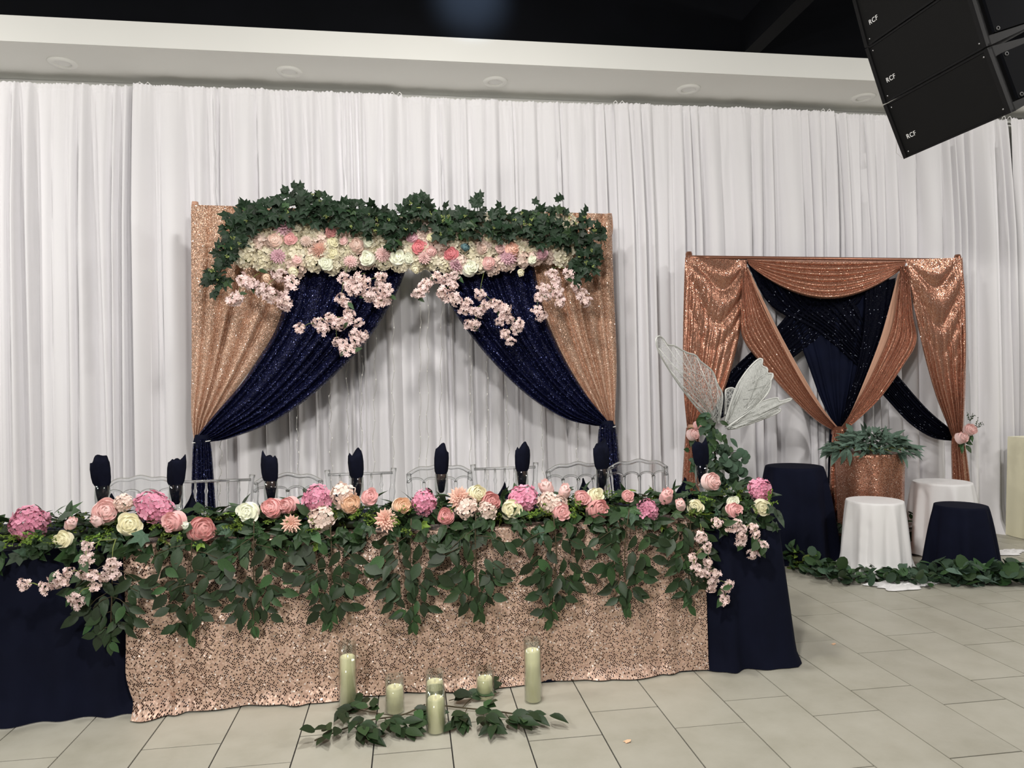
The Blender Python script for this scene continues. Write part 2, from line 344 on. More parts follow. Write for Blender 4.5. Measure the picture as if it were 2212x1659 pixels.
# ------------------------------------------------------------------ white wall drapes
def curtain_mesh(x0, x1, zt, Yc, seed, zb=.0, pool=.0):
    R = np.random.RandomState(seed); W = x1-x0
    b = [-.1]
    while b[-1] < W+.1:
        b.append(b[-1]+R.choice([R.uniform(.03, .06), R.uniform(.07, .14), R.uniform(.15, .26)], p=[.27, .43, .30]))
    b = np.array(b); nb = len(b); dr = R.uniform(-.055, .055, nb); dr2 = R.uniform(-.02, .02, nb); ph = R.uniform(0, 6.28, nb)
    wid = np.diff(b); A = np.clip(wid*R.uniform(.4, .9, nb-1), .02, .11); sk = R.uniform(.6, 1.6, nb-1); vf = np.where(R.rand(nb-1) < .62, R.uniform(.12, .38, nb-1), 0.); A = np.where(vf > 0, np.maximum(A, .10), A); und = R.uniform(0, 6.28, 3)
    g = [-.1]
    while g[-1] < W+.1: g.append(g[-1]+R.uniform(.014, .045))
    g = np.array(g); GA = R.uniform(.004, .016, len(g)-1)
    nx = int(W/.0095); xs = np.linspace(0, W, nx)
    zs = np.concatenate([[zt, zt-.012, zt-.028, zt-.045, zt-.055, zt-.075, zt-.10, zt-.14, zt-.19, zt-.26, zt-.36, zt-.5], np.linspace(zt-.68, zb+.12, 26), [zb+.05, zb+.015, zb]])
    V = []; U = []
    for z in zs:
        h = (zt-z)/(zt-zb)
        bb = b+dr*(h**.7)+dr2*np.sin(3.2*h+ph); bb = np.maximum.accumulate(bb+np.arange(nb)*1e-6)
        i = np.clip(np.searchsorted(bb, xs, 'right')-1, 0, nb-2); s = np.clip((xs-bb[i])/np.maximum(bb[i+1]-bb[i], .012), 0, 1)
        s2 = s/(1-vf[i]); prof = np.where(s2 < 1, np.abs(np.sin(math.pi*np.clip(s2, 0, 1)**sk[i]))**.7, 0.)
        amp = .25+.75*min(1, (h/.28)**.6)
        y = -A[i]*prof*amp-.022*(1+np.sin(xs*7.3+und[0]+.6*h))*amp*.6-.012*np.sin(xs*13.1+und[1])*amp
        ig = np.clip(np.searchsorted(g, xs, 'right')-1, 0, len(g)-2); sg = (xs-g[ig])/(g[ig+1]-g[ig])
        d = zt-z
        ga = math.exp(-d/.16)*(1.0 if d < .05 else .9)
        y = y-GA[ig]*np.abs(np.sin(math.pi*sg))*ga
        if abs(d-.045) < .004: y = y+.006
        zz = np.full(nx, z)
        if d < .001: zz = zz+.010*np.sin(math.pi*sg)-.004
        if z < zb+.2: y = y-pool*(1-(z-zb)/.2)**2
        V.append(np.stack([x0+xs, Yc+y, zz], 1)); U.append(np.stack([xs, zz], 1))
    V = np.concatenate(V); U = np.concatenate(U)
    return V, gridfaces(nx, len(zs)), U
CY = 6.03; CZ = 3.83
seams = [-3.9, at(300, 185, 5.9)[0], at(855, 205, 5.9)[0], at(1345, 228, 5.9)[0], at(1800, 243, 5.9)[0], at(2196, 262, 5.9)[0], 7.6]
clabels = ['white floor-length drape beyond the rose-gold backdrop, away from the copper one',
           'white floor-length drape behind the navy drape that hangs farther from the wings',
           'white floor-length drape seen between the two navy sequin drapes, behind the wire strings',
           'white floor-length drape in the gap between the flower-topped backdrop and the copper one',
           'white floor-length drape behind the copper swagged backdrop, under the hanging loudspeakers',
           'white drape beyond the dark gap, behind the ivory covered table']
for i in range(6):
    x0, x1 = seams[i], seams[i+1]
    r = thing('white_drape', clabels[i], 'curtain', ((x0+x1)/2, CY, 0), 'white drapes on the back wall')
    v, f, u = curtain_mesh(x0-(.06 if 0 < i < 5 else 0)+(.004 if i == 5 else 0), x1+(.05 if i < 4 else .015)-(.018 if i == 4 else 0), CZ-(.0 if i % 2 else .004), CY-(.03 if i % 2 else 0), 20+i*7, pool=.03 if i < 4 else .12)
    v = v-np.array(r.location)
    me = mk('drape_cloth', v, f, 'white_drape', uvs=u); ob('cloth', me, r)
    pr = thing('drape_pole', 'slim white pole in the top of the white drapes, %s from the ivory table' % ORD[6-i], 'pole', ((x0+x1)/2, CY+.01, CZ-.025), 'poles of the white drapes')
    MB().tube([(-(x1-x0)/2, 0, 0), ((x1-x0)/2, 0, 0)], .011, 8).build('tube', 'pole_white', pr)
    for sx in (-1, 1):
        hx = sx*((x1-x0)/2-.03)
        MB().tube([(hx-.012, -.01, .015), (hx-.014, -.03, .045), (hx+.0, -.035, .058), (hx+.014, -.03, .047), (hx+.016, -.03, .03)], .0045, 6).build('hook', 'pole_white', pr)
    ur = thing('drape_upright', 'white upright post with flat base behind the white wall drapes', 'post', (x1, CY+.07, 0), 'uprights of the white drapes') if i == 4 else None
    if ur:
        MB().tube([(0, 0, .01), (0, 0, CZ-.02)], .02, 10).build('post', 'black_paint', ur)
        MB().box((0, 0, .006), (.3, .14, .012)).build('base_plate', 'steel', ur, smooth=False)

# ------------------------------------------------------------------ generic cloth between two edge curves
def drape(edgeA, edgeB, nu, nv, folds, seed, Y0, uvw, bulge=.0, yfun=None, amp=.02, pleat=.8):
    """edgeA/B: pixel polylines top to bottom, at depth Y0; folds rolls across; returns verts, faces, uv"""
    R = random.Random(seed)
    A = spline(edgeA, nv); B = spline(edgeB, nv)
    fs = [0.]
    while fs[-1] < 1.: fs.append(fs[-1]+R.uniform(.5, 1.5)/folds)
    fs = [q/fs[-1] for q in fs]; am = [R.uniform(.4, 1.) for _ in fs]; dr = [R.uniform(-.35, .35)/folds for _ in fs]; sk = [R.uniform(.7, 1.4) for _ in fs]
    V = []; U = []
    for j in range(nv):
        v = j/(nv-1); a, b2 = A[j], B[j]
        bb = [0.]+[min(.999, max(.001, q+d*math.sin(math.pi*v))) for q, d in zip(fs[1:-1], dr[1:-1])]+[1.]
        for i in range(nu):
            u = i/(nu-1); k = 0
            while k < len(bb)-2 and u > bb[k+1]: k += 1
            s = min(1, max(0, (u-bb[k])/max(1e-3, bb[k+1]-bb[k])))
            d = am[k]*abs(math.sin(math.pi*s**sk[k]))**pleat
            p = a*(1-u)+b2*u
            Y = Y0(u, v) if callable(Y0) else Y0
            Y -= d*amp*(amp_v(v) if (amp_v := yfun) else 1.)+bulge*math.sin(math.pi*u)*math.sin(math.pi*v)
            V.append(at(p[0], p[1], Y)); U.append((u*uvw[0], v*uvw[1]))
    return V, gridfaces(nu, nv), U
def cloth(name, d, m, parent=None, base=None):
    V, F, U = d
    if base is not None: V = [v-Vector(base) for v in V]
    return ob(name, mk(name, V, F, m, uvs=U), parent)
def knot_tail(px, py, half0, px1, py1, half1, Y, m, seed, folds=6, uv=(.5, .8)):
    A = [(px-half0, py), (px*.8+px1*.2-half1*.75, py*.8+py1*.2), (px1-half1, py1)]; B = [(px+half0, py), (px*.8+px1*.2+half1*.75, py*.8+py1*.2), (px1+half1, py1)]
    return drape(A, B, 60, 24, folds, seed, lambda u, v: Y-.05*math.sin(math.pi*u), uv, amp=.035)

# ------------------------------------------------------------------ main backdrop
BY = 5.5
pL, pR = at(419, 436, BY), at(1318, 462, BY); zt = pL[2]
st = thing('backdrop_frame', 'pipe frame carrying the rose-gold and navy backdrop with flowers', 'frame', (0, BY, 0))
for p in (pL, pR):
    MB().tube([(p[0], .03, .01), (p[0], .03, p[2]-.005)], .019, 10).build('upright', 'lining_peach', st)
    MB().box((p[0], .03, .006), (.4, .4, .012)).build('base_plate', 'steel', st, smooth=False)
MB().tube([(pL[0], .03, zt-.06), (pR[0], .03, pR[2]-.03)], .019, 10).build('crossbar', 'steel', st)
for nm, lab, A, B, seed in (
  ('left', 'rose-gold sequin drape tied back on the side away from the copper backdrop',
   [(413, 442), (413, 560), (414, 760), (413, 900), (419, 952)], [(700, 452), (668, 570), (610, 690), (540, 800), (470, 895), (432, 950)], 5),
  ('right', 'rose-gold sequin drape tied back on the side towards the copper backdrop',
   [(1128, 456), (1145, 590), (1175, 685), (1216, 775), (1266, 855), (1312, 921)], [(1321, 462), (1325, 600), (1332, 770), (1330, 870), (1326, 924)], 8)):
    r = thing('rose_gold_drape', lab, 'curtain', (0, BY, 0), 'rose-gold drapes of the main backdrop')
    cloth('cloth', drape(A, B, 150, 50, 7, seed, BY+.0, (1.6, 2.3), amp=.075, yfun=lambda v: 1-.5*v), 'sequin_rose', r, (0, BY, 0))
    # peach lining fold peeping out at the top of the post
    p = pL if nm == 'left' else pR
    MB().lathe([(.022, .0), (.026, -.03), (.03, -.10), (.024, -.16)], seg=12, fn=lambda q, z, a: q*(1+.15*math.sin(5*a))).build('lining', 'lining_peach', r, (p[0], .025, p[2]+.006))
for nm, lab, A, B, seed, tie, tail in (
  ('left', 'navy sequin drape sweeping to a tie on the side away from the wings',
   [(622, 560), (604, 690), (535, 810), (455, 905), (420, 949)], [(884, 560), (866, 612), (838, 668), (788, 742), (700, 832), (600, 906), (500, 946), (452, 955)], 11, (436, 952), (440, 1140)),
  ('right', 'navy sequin drape sweeping to a tie on the side towards the fairy wings',
   [(912, 560), (945, 612), (992, 690), (1052, 768), (1132, 848), (1215, 902), (1280, 919), (1302, 920)], [(1150, 560), (1178, 680), (1218, 772), (1268, 854), (1324, 922)], 14, (1312, 921), (1316, 1100))):
    r = thing('navy_drape', lab, 'curtain', (0, BY, 0), 'navy drapes of the main backdrop')
    cloth('cloth', drape(A, B, 170, 60, 9, seed, lambda u, v: BY-.055-.05*math.sin(math.pi*v), (1.5, 2.2), amp=.07, yfun=lambda v: 1-.5*v), 'sequin_navy', r, (0, BY, 0))
    cloth('tail', knot_tail(tie[0], tie[1]-4, 17, tail[0], tail[1], 29, BY-.06, 'sequin_navy', seed+1), 'sequin_navy', r, (0, BY, 0))
    c = at(tie[0], tie[1]+2, BY-.07)-Vector((0, BY, 0))
    MB().tube([c+Vector((.064*math.cos(a), .05*math.sin(a), .006*math.cos(a))) for a in [2*math.pi*k/20 for k in range(21)]], .004, 6).build('tie_band', 'pole_white', r)
    MB().lathe([(.045, -.05), (.058, 0), (.045, .05)], seg=16).build('knot', 'navy_cloth', r, c)
# fairy wire strings
R = random.Random(4)
for i, (px, y0) in enumerate(((480, 955), (640, 900), (712, 840), (748, 790), (782, 730), (815, 680), (849, 640), (908, 600), (925, 600), (955, 640), (1017, 730), (1053, 790), (1093, 840), (1168, 880), (1250, 930))):
    top = at(px, max(590, y0-60), BY+.06); bot = at(px+R.uniform(-12, 8), 1120, BY+.08)
    r = thing('string_light', 'thin wire light string on the white drape, %s from the fairy wings' % ORD[15-i], 'string lights', (top[0], BY+.07, 0), 'fairy light strings behind the navy drapes')
    pts = []; n = 46
    for k in range(n):
        t = k/(n-1); p = top*(1-t)+bot*t; pts.append(p+Vector((.008*math.sin(t*37+i)+R.uniform(-.004, .004), R.uniform(-.006, .006), 0))-r.location)
    MB().tube(pts, .0022, 4).build('wire', 'wire_silver', r)
    b2 = MB()
    for k in range(2, n, 4): b2.lathe([(.0, -.008), (.004, -.004), (.004, .005), (0, .009)], pts[k], 5)
    o = b2.build('bulbs', 'bulb', r); o['kind'] = 'stuff'

# ------------------------------------------------------------------ leaf and flower meshes (unit size)
def leaf_mesh(name, m, w=.45, fold=.12, droop=.15, n=6, tipp=1.3):
    V = []; F = []
    for i in range(n):
        t = i/(n-1); ww = w*.5*math.sin(math.pi*t**.8)**.85*(1 if t < .6 else (1-((t-.6)/.4)**tipp*.35)); 
        if i in (0, n-1): ww = .004
        z = -droop*t*t
        V += [(-ww, t, z+fold*ww*2), (0, t, z), (ww, t, z+fold*ww*2)]
    for i in range(n-1):
        a = i*3; F += [(a, a+1, a+4, a+3), (a+1, a+2, a+5, a+4)]
    return mk(name, V, F, m)
def ivy_mesh(name, m, seed):
    R = random.Random(seed); V = [(0, .35, .04), (0, 0, 0)]; F = []
    lob = [(-150, .3), (-112, .70), (-84, .58), (-56, .92), (-28, .66), (0, 1.1), (28, .66), (56, .92), (84, .58), (112, .70), (150, .3)]
    for a, r in lob:
        a = math.radians(a); r *= R.uniform(.85, 1.12); V.append((r*.56*math.sin(a), .35+r*.62*math.cos(a), .04-.14*r*r+R.uniform(-.03, .03)))
    k = len(lob)
    for i in range(k-1): F.append((0, 2+i, 3+i))
    F += [(0, 1, 2), (0, 1+k, 1)]
    return mk(name, V, F, m, False)
def round_mesh(name, m):
    V = [(0, .5, .05)]; F = []
    for k in range(10):
        a = 2*math.pi*k/10; V.append((.46*math.sin(a), .5-.5*math.cos(a), .03*math.cos(2*a)))
    for k in range(10): F.append((0, 1+k, 1+(k+1) % 10))
    return mk(name, V, F, m)
def petal_cup(mb, ang, span, r0, r1, H, lip, z0=0., n=5, m2=4, R=None):
    V = []
    for j in range(m2):
        h = j/(m2-1)
        for i in range(n):
            s = -1+2*i/(n-1); rd = r0+(r1-r0)*h**.75+lip*max(0, h-.6)**2*3
            w2 = span*(1 if h < .7 else math.sqrt(max(.08, 1-((h-.7)/.34)**2)))
            a = ang+s*w2
            rr = rd*(1-.06*(abs(s)**2)); V.append((rr*math.cos(a), rr*math.sin(a), z0+H*h*(1-.18*s*s*h)))
    mb.add(V, gridfaces(n, m2))
def rose_mesh(name, N_=20, open_=1., H=.85, seed=1, dome=.5, lip=.16, flare=.45):
    """nested overlapping petals; rims step down from the heart outwards so the spiral reads from the front"""
    R = random.Random(seed); mb = MB()
    for i in range(N_):
        t = i/(N_-1); r1 = .07+.93*t**.9*open_; r0 = r1*(1-flare)*(.5+.5*t)+.02
        top = H*(1-dome*t*t)+R.uniform(-.03, .03); z0 = -.25*t
        petal_cup(mb, i*2.399+R.uniform(-.25, .25), (1.25-.45*t), r0, r1*R.uniform(.95, 1.05), top-z0, lip*t*t, z0)
    mb.lathe([(max(.001, .93*open_*q), H*(1-dome*q*q)-.17-.12*q-(.5 if q == 1 else 0)) for q in (0, .2, .4, .6, .8, .92, 1.)], seg=16)
    return mk(name, mb.v, mb.f, PM['pink'])
def dahlia_mesh(name, seed=1, layers=((16, 1., .10), (15, .88, .35), (13, .72, .62), (10, .52, .95), (7, .32, 1.2)), w=.17):
    mb = MB(); R = random.Random(seed)
    for li, (n, L, el) in enumerate(layers):
        for k in range(n):
            a = 2*math.pi*(k+.5*(li % 2))/n+R.uniform(-.06, .06); e = el+R.uniform(-.08, .08); ll = L*R.uniform(.93, 1.05)
            d = Vector((math.cos(a)*math.cos(e), math.sin(a)*math.cos(e), math.sin(e))); s = Vector((-math.sin(a), math.cos(a), 0)); up = d.cross(s)*-1
            o = Vector((0, 0, .1*li)); V = [o, o+d*ll*.6+s*w+up*.06, o+d*ll*.6+up*-.02, o+d*ll*.6-s*w+up*.06, o+d*ll+up*.05]
            mb.add(V, [(0, 1, 2), (0, 2, 3), (1, 4, 2), (2, 4, 3)])
    return mk(name, mb.v, mb.f, PM['coral'], False)
def floret(mb, c, nrm, s, R, petals=4, cup=.25):
    M = axisframe(nrm, R.uniform(0, 6.28)); c = Vector(c)
    for k in range(petals):
        a = 2*math.pi*k/petals; d = Vector((math.cos(a), math.sin(a), 0)); q = Vector((-math.sin(a), math.cos(a), 0))
        hw = 1.9/petals
        P = [Vector((0, 0, 0)), d*.55+q*hw+Vector((0, 0, cup*.6)), d*1.0+q*hw*.45+Vector((0, 0, cup)), d*1.0-q*hw*.45+Vector((0, 0, cup)), d*.55-q*hw+Vector((0, 0, cup*.6))]
        mb.add([c+(M @ (p*s)) for p in P], [(0, 1, 2), (0, 2, 3), (0, 3, 4)])
def hydrangea_mesh(name, seed, n=64, fs=.27, flat=.85, petals=4, cut=-.35):
    mb = MB(); R = random.Random(seed)
    for i in range(n):
        z = 1-(1-cut)*(i+.5)/n; a = i*2.399; r = math.sqrt(1-z*z)
        d = Vector((r*math.cos(a), r*math.sin(a), z)); floret(mb, Vector((d.x, d.y, d.z*flat))*R.uniform(.74, .98), d+jit(R, .35), fs*R.uniform(.85, 1.15), R, petals)
    return mk(name, mb.v, mb.f, PM['hot'], False)
def blossom_mesh(name, seed, n=17):
    mb = MB(); R = random.Random(seed)
    for i in range(n):
        z = 1-1.5*(i+.5)/n; a = i*2.399+R.uniform(-.3, .3); r = math.sqrt(max(0, 1-z*z)); d = Vector((r*math.cos(a), r*math.sin(a), z))
        c = d*R.uniform(.25, .85); nn = d+jit(R, .6); s = R.uniform(.30, .46)
        floret(mb, c, nn, s, R, 6, .28); floret(mb, c+nn.normalized()*.05, nn, s*.62, R, 5, .55)
    return mk(name, mb.v, mb.f, PM['blossom'], False)
LEAF = [leaf_mesh('leaf_a', 'leaf_dark', .5), leaf_mesh('leaf_b', 'leaf_dark', .44, .2, .22), leaf_mesh('leaf_c', 'leaf_dark', .56, .06, .05)]
NARROW = [leaf_mesh('leaf_narrow', 'leaf_grey', .34, .1, .3), leaf_mesh('leaf_narrow_b', 'leaf_grey', .28, .2, .15)]
IVY = [ivy_mesh('ivy_leaf_%d' % i, 'leaf_ivy', i) for i in range(4)]
ROUND = round_mesh('round_leaf', 'leaf_eucalyptus')
ROSE = [rose_mesh('rose_bloom', 17, .9, .80, 1), rose_mesh('rose_bloom_b', 19, .9, .85, 2, .6)]
PEONY = [rose_mesh('peony_bloom', 26, .95, .95, 3, .75, .02, .25), rose_mesh('peony_bloom_b', 22, .95, 1.0, 4, .7, .06, .3)]
RANUN = rose_mesh('ranunculus_bloom', 36, .95, .85, 5, .7, .0, .2)
BUD = rose_mesh('bud_bloom', 13, .62, 1.25, 6, .35, .03, .1)
DAHLIA = [dahlia_mesh('dahlia_bloom', 1), dahlia_mesh('dahlia_bloom_b', 2, ((14, 1., .35), (13, .9, .6), (12, .75, .85), (9, .6, 1.1), (6, .45, 1.35)), .16)]
MUM = dahlia_mesh('mum_bloom', 5, tuple((18, 1-.13*i, .05+.24*i) for i in range(6)), .06)
HYD = [hydrangea_mesh('hydrangea_bloom', 1), hydrangea_mesh('hydrangea_bloom_b', 2)]
HYDS = [hydrangea_mesh('hydrangea_small', 3, 34, .36, .7), hydrangea_mesh('hydrangea_small_b', 4, 30, .38, .7)]
BLOS = [blossom_mesh('blossom_cluster_%d' % i, i) for i in range(3)]
def calyx():
    mb = MB()
    mb.lathe([(.02, -.55), (.05, -.5), (.06, -.2), (.2, -.1), (.3, .02)], seg=8)
    for k in range(5):
        a = 2*math.pi*k/5; d = Vector((math.cos(a), math.sin(a), 0)); s = Vector((-math.sin(a), math.cos(a), 0))
        mb.add([d*.2+s*.12+Vector((0, 0, -.08)), d*.2-s*.12+Vector((0, 0, -.08)), d*.62+Vector((0, 0, .05))], [(0, 1, 2)])
    return mk('calyx', mb.v, mb.f, 'stem_green')
CALYX = calyx()
def sprig_mesh(name, seed, n=40, m='leaf_bright'):
    mb = MB(); R = random.Random(seed)
    for b2 in range(5):
        d = Vector((R.uniform(-.7, .7), 1, R.uniform(-.3, .7))).normalized(); L = R.uniform(.6, 1.)
        mb.tube([(0, 0, 0), d*L*.5, d*L], .012, 4)
        for k in range(n//5):
            t = (k+1)/(n//5); c = d*L*t; M = frame(jit(R, 1)+d*.4, jit(R, 1)); s = R.uniform(.13, .2)
            P = [Vector((0, 0, 0)), Vector((.32, .5, .05)), Vector((0, 1, 0)), Vector((-.32, .5, .05))]
            mb.add([c+(M @ (p*s)) for p in P], [(0, 1, 2), (0, 2, 3)])
    return mk(name, mb.v, mb.f, m, False)
SPRIG = [sprig_mesh('sprig_%d' % i, i) for i in range(3)]
def berries_mesh(seed):
    mb = MB(); R = random.Random(seed)
    for k in range(9):
        c = jit(R, .5); mb.tube([(0, 0, -.4), c*.6, c], .025, 4); mb.lathe([(0, -.13), (.12, -.05), (.12, .05), (0, .13)], c, 6)
    return mk('berry_cluster', mb.v, mb.f, 'berry')
BERRY = [berries_mesh(i) for i in range(2)]
CAM = Vector((0, 0, CAMH))

# ------------------------------------------------------------------ flower-topped swag of the main backdrop
SY = BY-.16
sw = thing('flower_panel', 'row of cream hydrangeas set with pink roses and dahlias across the backdrop top', 'flowers', (0, SY, 2.3))
S0 = sw.location
R = random.Random(12)
low = lambda x: np.interp(x, [528, 560, 640, 700, 800, 850, 890, 930, 990, 1060, 1100, 1160, 1240], [560, 575, 580, 575, 578, 578, 572, 572, 580, 580, 572, 560, 560])
mb = MB()
pts = [at(x, (low(x)+470)/2+2, SY+.08)-S0 for x in range(530, 1246, 30)]
mb.tube(pts, .17, 10); o = mb.build('foam_backing', 'stem_green', sw); o.scale = (1, .35, 1)
cnt = 0
for row in range(5):
    x = 528+R.uniform(0, 20)
    while x < 1242:
        y0 = 470; y1 = low(x)-6; y = y0+(y1-y0)*(row+.5+R.uniform(-.25, .25))/4.6
        p = at(x, y, SY-.05+R.uniform(-.02, .02))-S0
        s = R.uniform(.062, .08)
        ob('hydrangea_head', R.choice(HYDS), sw, M4=place(p, axisframe(Vector((R.uniform(-.3, .3), -1, R.uniform(-.3, .3)+(-.25 if row > 3 else .1))), R.uniform(0, 6)), s), m=PM['filler' if R.random() < .78 else 'blush'])
        x += R.uniform(27, 40)
feat = [('r', 627, 516, 30, 'pink'), ('r', 719, 523, 27, 'cream'), ('r', 718, 548, 27, 'cream'), ('r', 641, 558, 26, 'pale'), ('b', 634, 587, 32, 'cream'), ('b', 576, 601, 28, 'peach'), ('r', 715, 500, 26, 'dusty'), ('p', 593, 518, 34, 'blush'), ('p', 770, 529, 34, 'blush'),
 ('m', 690, 537, 40, 'coral'), ('d', 598, 553, 36, 'mauve'), ('d', 612, 486, 44, 'mauve'), ('d', 757, 563, 32, 'pale'), ('d', 827, 550, 38, 'pale'), ('r', 793, 557, 36, 'white'), ('r', 795, 522, 24, 'white'), ('r', 860, 556, 38, 'white'), ('r', 704, 569, 32, 'white'),
 ('r', 905, 533, 36, 'deep'), ('r', 889, 512, 26, 'mauve'), ('r', 974, 548, 34, 'deep'), ('p', 930, 542, 28, 'pale'), ('d', 917, 556, 34, 'pale'), ('d', 987, 570, 38, 'mauve'), ('p', 1055, 567, 32, 'pale'), ('p', 1107, 538, 38, 'coral'), ('r', 1080, 535, 24, 'pale'), ('d', 1097, 555, 44, 'mauve'), ('b', 897, 582, 26, 'cream'), ('b', 1125, 589, 24, 'cream'), ('b', 1005, 534, 26, 'bluegreen'), ('r', 1016, 577, 38, 'white'), ('r', 932, 512, 22, 'cream'), ('r', 1057, 511, 24, 'cream'), ('r', 1170, 548, 28, 'mauve'), ('r', 882, 558, 26, 'white'), ('r', 1042, 536, 26, 'blush'), ('r', 1150, 560, 22, 'white'), ('d', 660, 520, 26, 'blush'), ('r', 742, 520, 20, 'pale')]
KN = dict(r=('rose', ROSE), b=('bud', [BUD]), p=('peony', PEONY), d=('dahlia', DAHLIA), m=('chrysanthemum', [MUM]), n=('ranunculus', [RANUN]), h=('hydrangea', HYD), s=('small_hydrangea', HYDS))
for k, x, y, d, c in feat:
    Y = SY-.12; p = at(x, y, Y); s = d/2/FPX*Y*1.06
    nm, ms = KN[k]; dirv = Vector((R.uniform(-.35, .35), -1, R.uniform(-.1, .35))) if k != 'b' else Vector((R.uniform(-.5, .5), -1, -.5))
    ob(nm, R.choice(ms), sw, M4=place(p-S0-dirv.normalized()*s*.35, axisframe(dirv, R.uniform(0, 6)), s), m=PM[c])

iv = thing('ivy_garland', 'dark green ivy garland with tiny berries along the top of the flower row', 'garland', (0, SY-.1, 2.3))
I0 = iv.location
path = [(463, 615, 20), (475, 585, 24), (490, 545, 26), (505, 505, 32), (530, 478, 34), (565, 466, 36), (605, 452, 34), (645, 438, 36), (690, 452, 36), (735, 466, 34), (780, 470, 34), (825, 480, 42), (850, 502, 36), (880, 462, 28), (905, 452, 26), (945, 474, 30), (985, 486, 38), (1030, 478, 40), (1075, 482, 40), (1120, 486, 40), (1165, 488, 40), (1205, 488, 46), (1240, 500, 46), (1268, 520, 42), (1270, 560, 30), (1252, 590, 20)]
PP = spline(path, 200)
mb = MB().tube([at(p[0], p[1], SY-.08)-I0 for p in PP[::5]], .012, 5); mb.build('vine', 'stem_brown', iv)
R = random.Random(7); extra = MB()
for i in range(760):
    p = R.choice(PP); h = p[2]; x = p[0]+max(-1.5, min(1.5, R.gauss(0, 1)))*h*.5; y = p[1]+max(-1.25, min(1.4, R.gauss(0, 1)))*h*.55
    Y = SY-.10-R.uniform(0, .11)*(1-min(1, abs(y-p[1])/60))-.02
    s = R.uniform(.062, .10); tip = Vector((R.uniform(-1, 1), R.uniform(-.6, .1), R.uniform(-1, .9))); nr = Vector((R.uniform(-.6, .6), -1, R.uniform(-.2, .8)))
    M = place(at(x, y, Y)-I0, frame(tip, nr), s)
    if i < 290: ob('leaf', R.choice(IVY), iv, M4=M, m='leaf_ivy' if R.random() < .86 else 'leaf_mid')
    else:
        me = R.choice(IVY); extra.add([M @ v.co for v in me.vertices], [tuple(q.vertices) for q in me.polygons])
for (x, y) in ((640, 408), (652, 412), (596, 440), (905, 432), (918, 428), (1030, 436), (1034, 428), (1032, 444), (1210, 440), (1222, 452), (1262, 462), (1305, 500), (1298, 512), (740, 444), (560, 440), (1160, 446)):
    extra.tube([at(x, y, SY-.12)-I0, at(x+R.uniform(-3, 3), y+18, SY-.11)-I0, at(x+R.uniform(-6, 6), y+34, SY-.10)-I0], .003, 4)
    for q in range(3):
        M = place(at(x+R.uniform(-6, 6), y+R.uniform(-4, 22), SY-.12)-I0, frame(Vector((R.uniform(-.6, .6), -.2, 1)), Vector((R.uniform(-.5, .5), -1, .2))), .07); me = R.choice(IVY); extra.add([M @ v.co for v in me.vertices], [tuple(q.vertices) for q in me.polygons])
o = extra.build('small_leaves', 'leaf_ivy', iv, smooth=False); o['kind'] = 'stuff'
for i in range(42):
    p = R.choice(PP); x = p[0]+R.gauss(0, p[2]*.5); y = p[1]+R.gauss(0, p[2]*.45)
    ob('berry_cluster', R.choice(BERRY), iv, M4=place(at(x, y, SY-.24)-I0, axisframe(jit(R, 1)), R.uniform(.018, .028)))

def blossom_branch(label, root_px, clusters, Y, size=.05, group='blossom sprays of the backdrop', seed=0, leaves=5):
    R = random.Random(seed); r0 = at(*root_px, Y+.02)
    r = thing('blossom_branch', label, 'blossom', r0, group)
    st = MB()
    cs = sorted(clusters, key=lambda c: (c[0]-root_px[0])**2+(c[1]-root_px[1])**2); done = [Vector((0, 0, 0))]
    for i, (x, y) in enumerate(cs):
        p = at(x, y, Y-R.uniform(0, .05))-r0; q = min(done, key=lambda d: (d-p).length); done.append(p)
        mid = (p+q)/2+Vector((0, -.01, .015)); st.tube([q, mid, p], [.0028, .0024, .0018], 4)
        ob('blossom', R.choice(BLOS), r, M4=place(p, axisframe(Vector((R.uniform(-.5, .5), -1, R.uniform(-.3, .4))), R.uniform(0, 6)), size*R.uniform(.82, 1.1)))
    st.build('stem', 'stem_green', r)
    for i in range(leaves):
        p = R.choice(done)+jit(R, .03)
        ob('leaf', LEAF[i % 3], r, M4=place(p, frame(Vector((R.uniform(-1, 1), -.3, R.uniform(-1, .4))), Vector((R.uniform(-.3, .3), -1, .4))), R.uniform(.05, .075)), m='leaf_mid')
BYY = SY-.15
blossom_branch('pink blossom spray over the rose-gold drape below a peach bud', (560, 590), [(528, 607), (513, 643), (569, 626), (610, 642), (629, 612), (605, 597), (542, 612), (590, 640), (505, 648), (615, 655)], BYY, .06, seed=1)
blossom_branch('thick pink blossom spray at the top inner corner of the left navy drape', (790, 590), [(776, 602), (757, 614), (822, 600), (790, 612), (776, 625), (822, 614), (836, 626), (795, 640), (834, 646), (820, 654), (808, 636), (760, 628)], BYY, .055, seed=2)
blossom_branch('long pink blossom spray trailing down the middle of the left navy drape', (752, 572), [(744, 600), (737, 645), (747, 655), (754, 679), (713, 689), (687, 698), (699, 710), (648, 710), (737, 701), (774, 698), (766, 722), (786, 726), (728, 739), (742, 744), (769, 736), (745, 757), (762, 753), (750, 690), (725, 700)], BYY, .05, seed=3)
blossom_branch('pink blossom spray reaching over the white gap from the right navy drape', (985, 585), [(980, 598), (963, 604), (942, 600), (922, 613), (915, 626), (901, 635), (978, 617), (966, 641), (983, 648), (956, 632), (1004, 667), (1008, 655)], BYY, .055, seed=4)
blossom_branch('pink blossom spray with bare green stems down the right navy drape', (1045, 590), [(1033, 675), (1050, 660), (1024, 702), (1036, 636), (1012, 700), (1086, 684), (1093, 670), (1079, 694), (1122, 699), (1115, 709), (1091, 721), (1103, 737), (1077, 663), (1068, 655), (1020, 672), (1100, 690)], BYY, .05, seed=5)
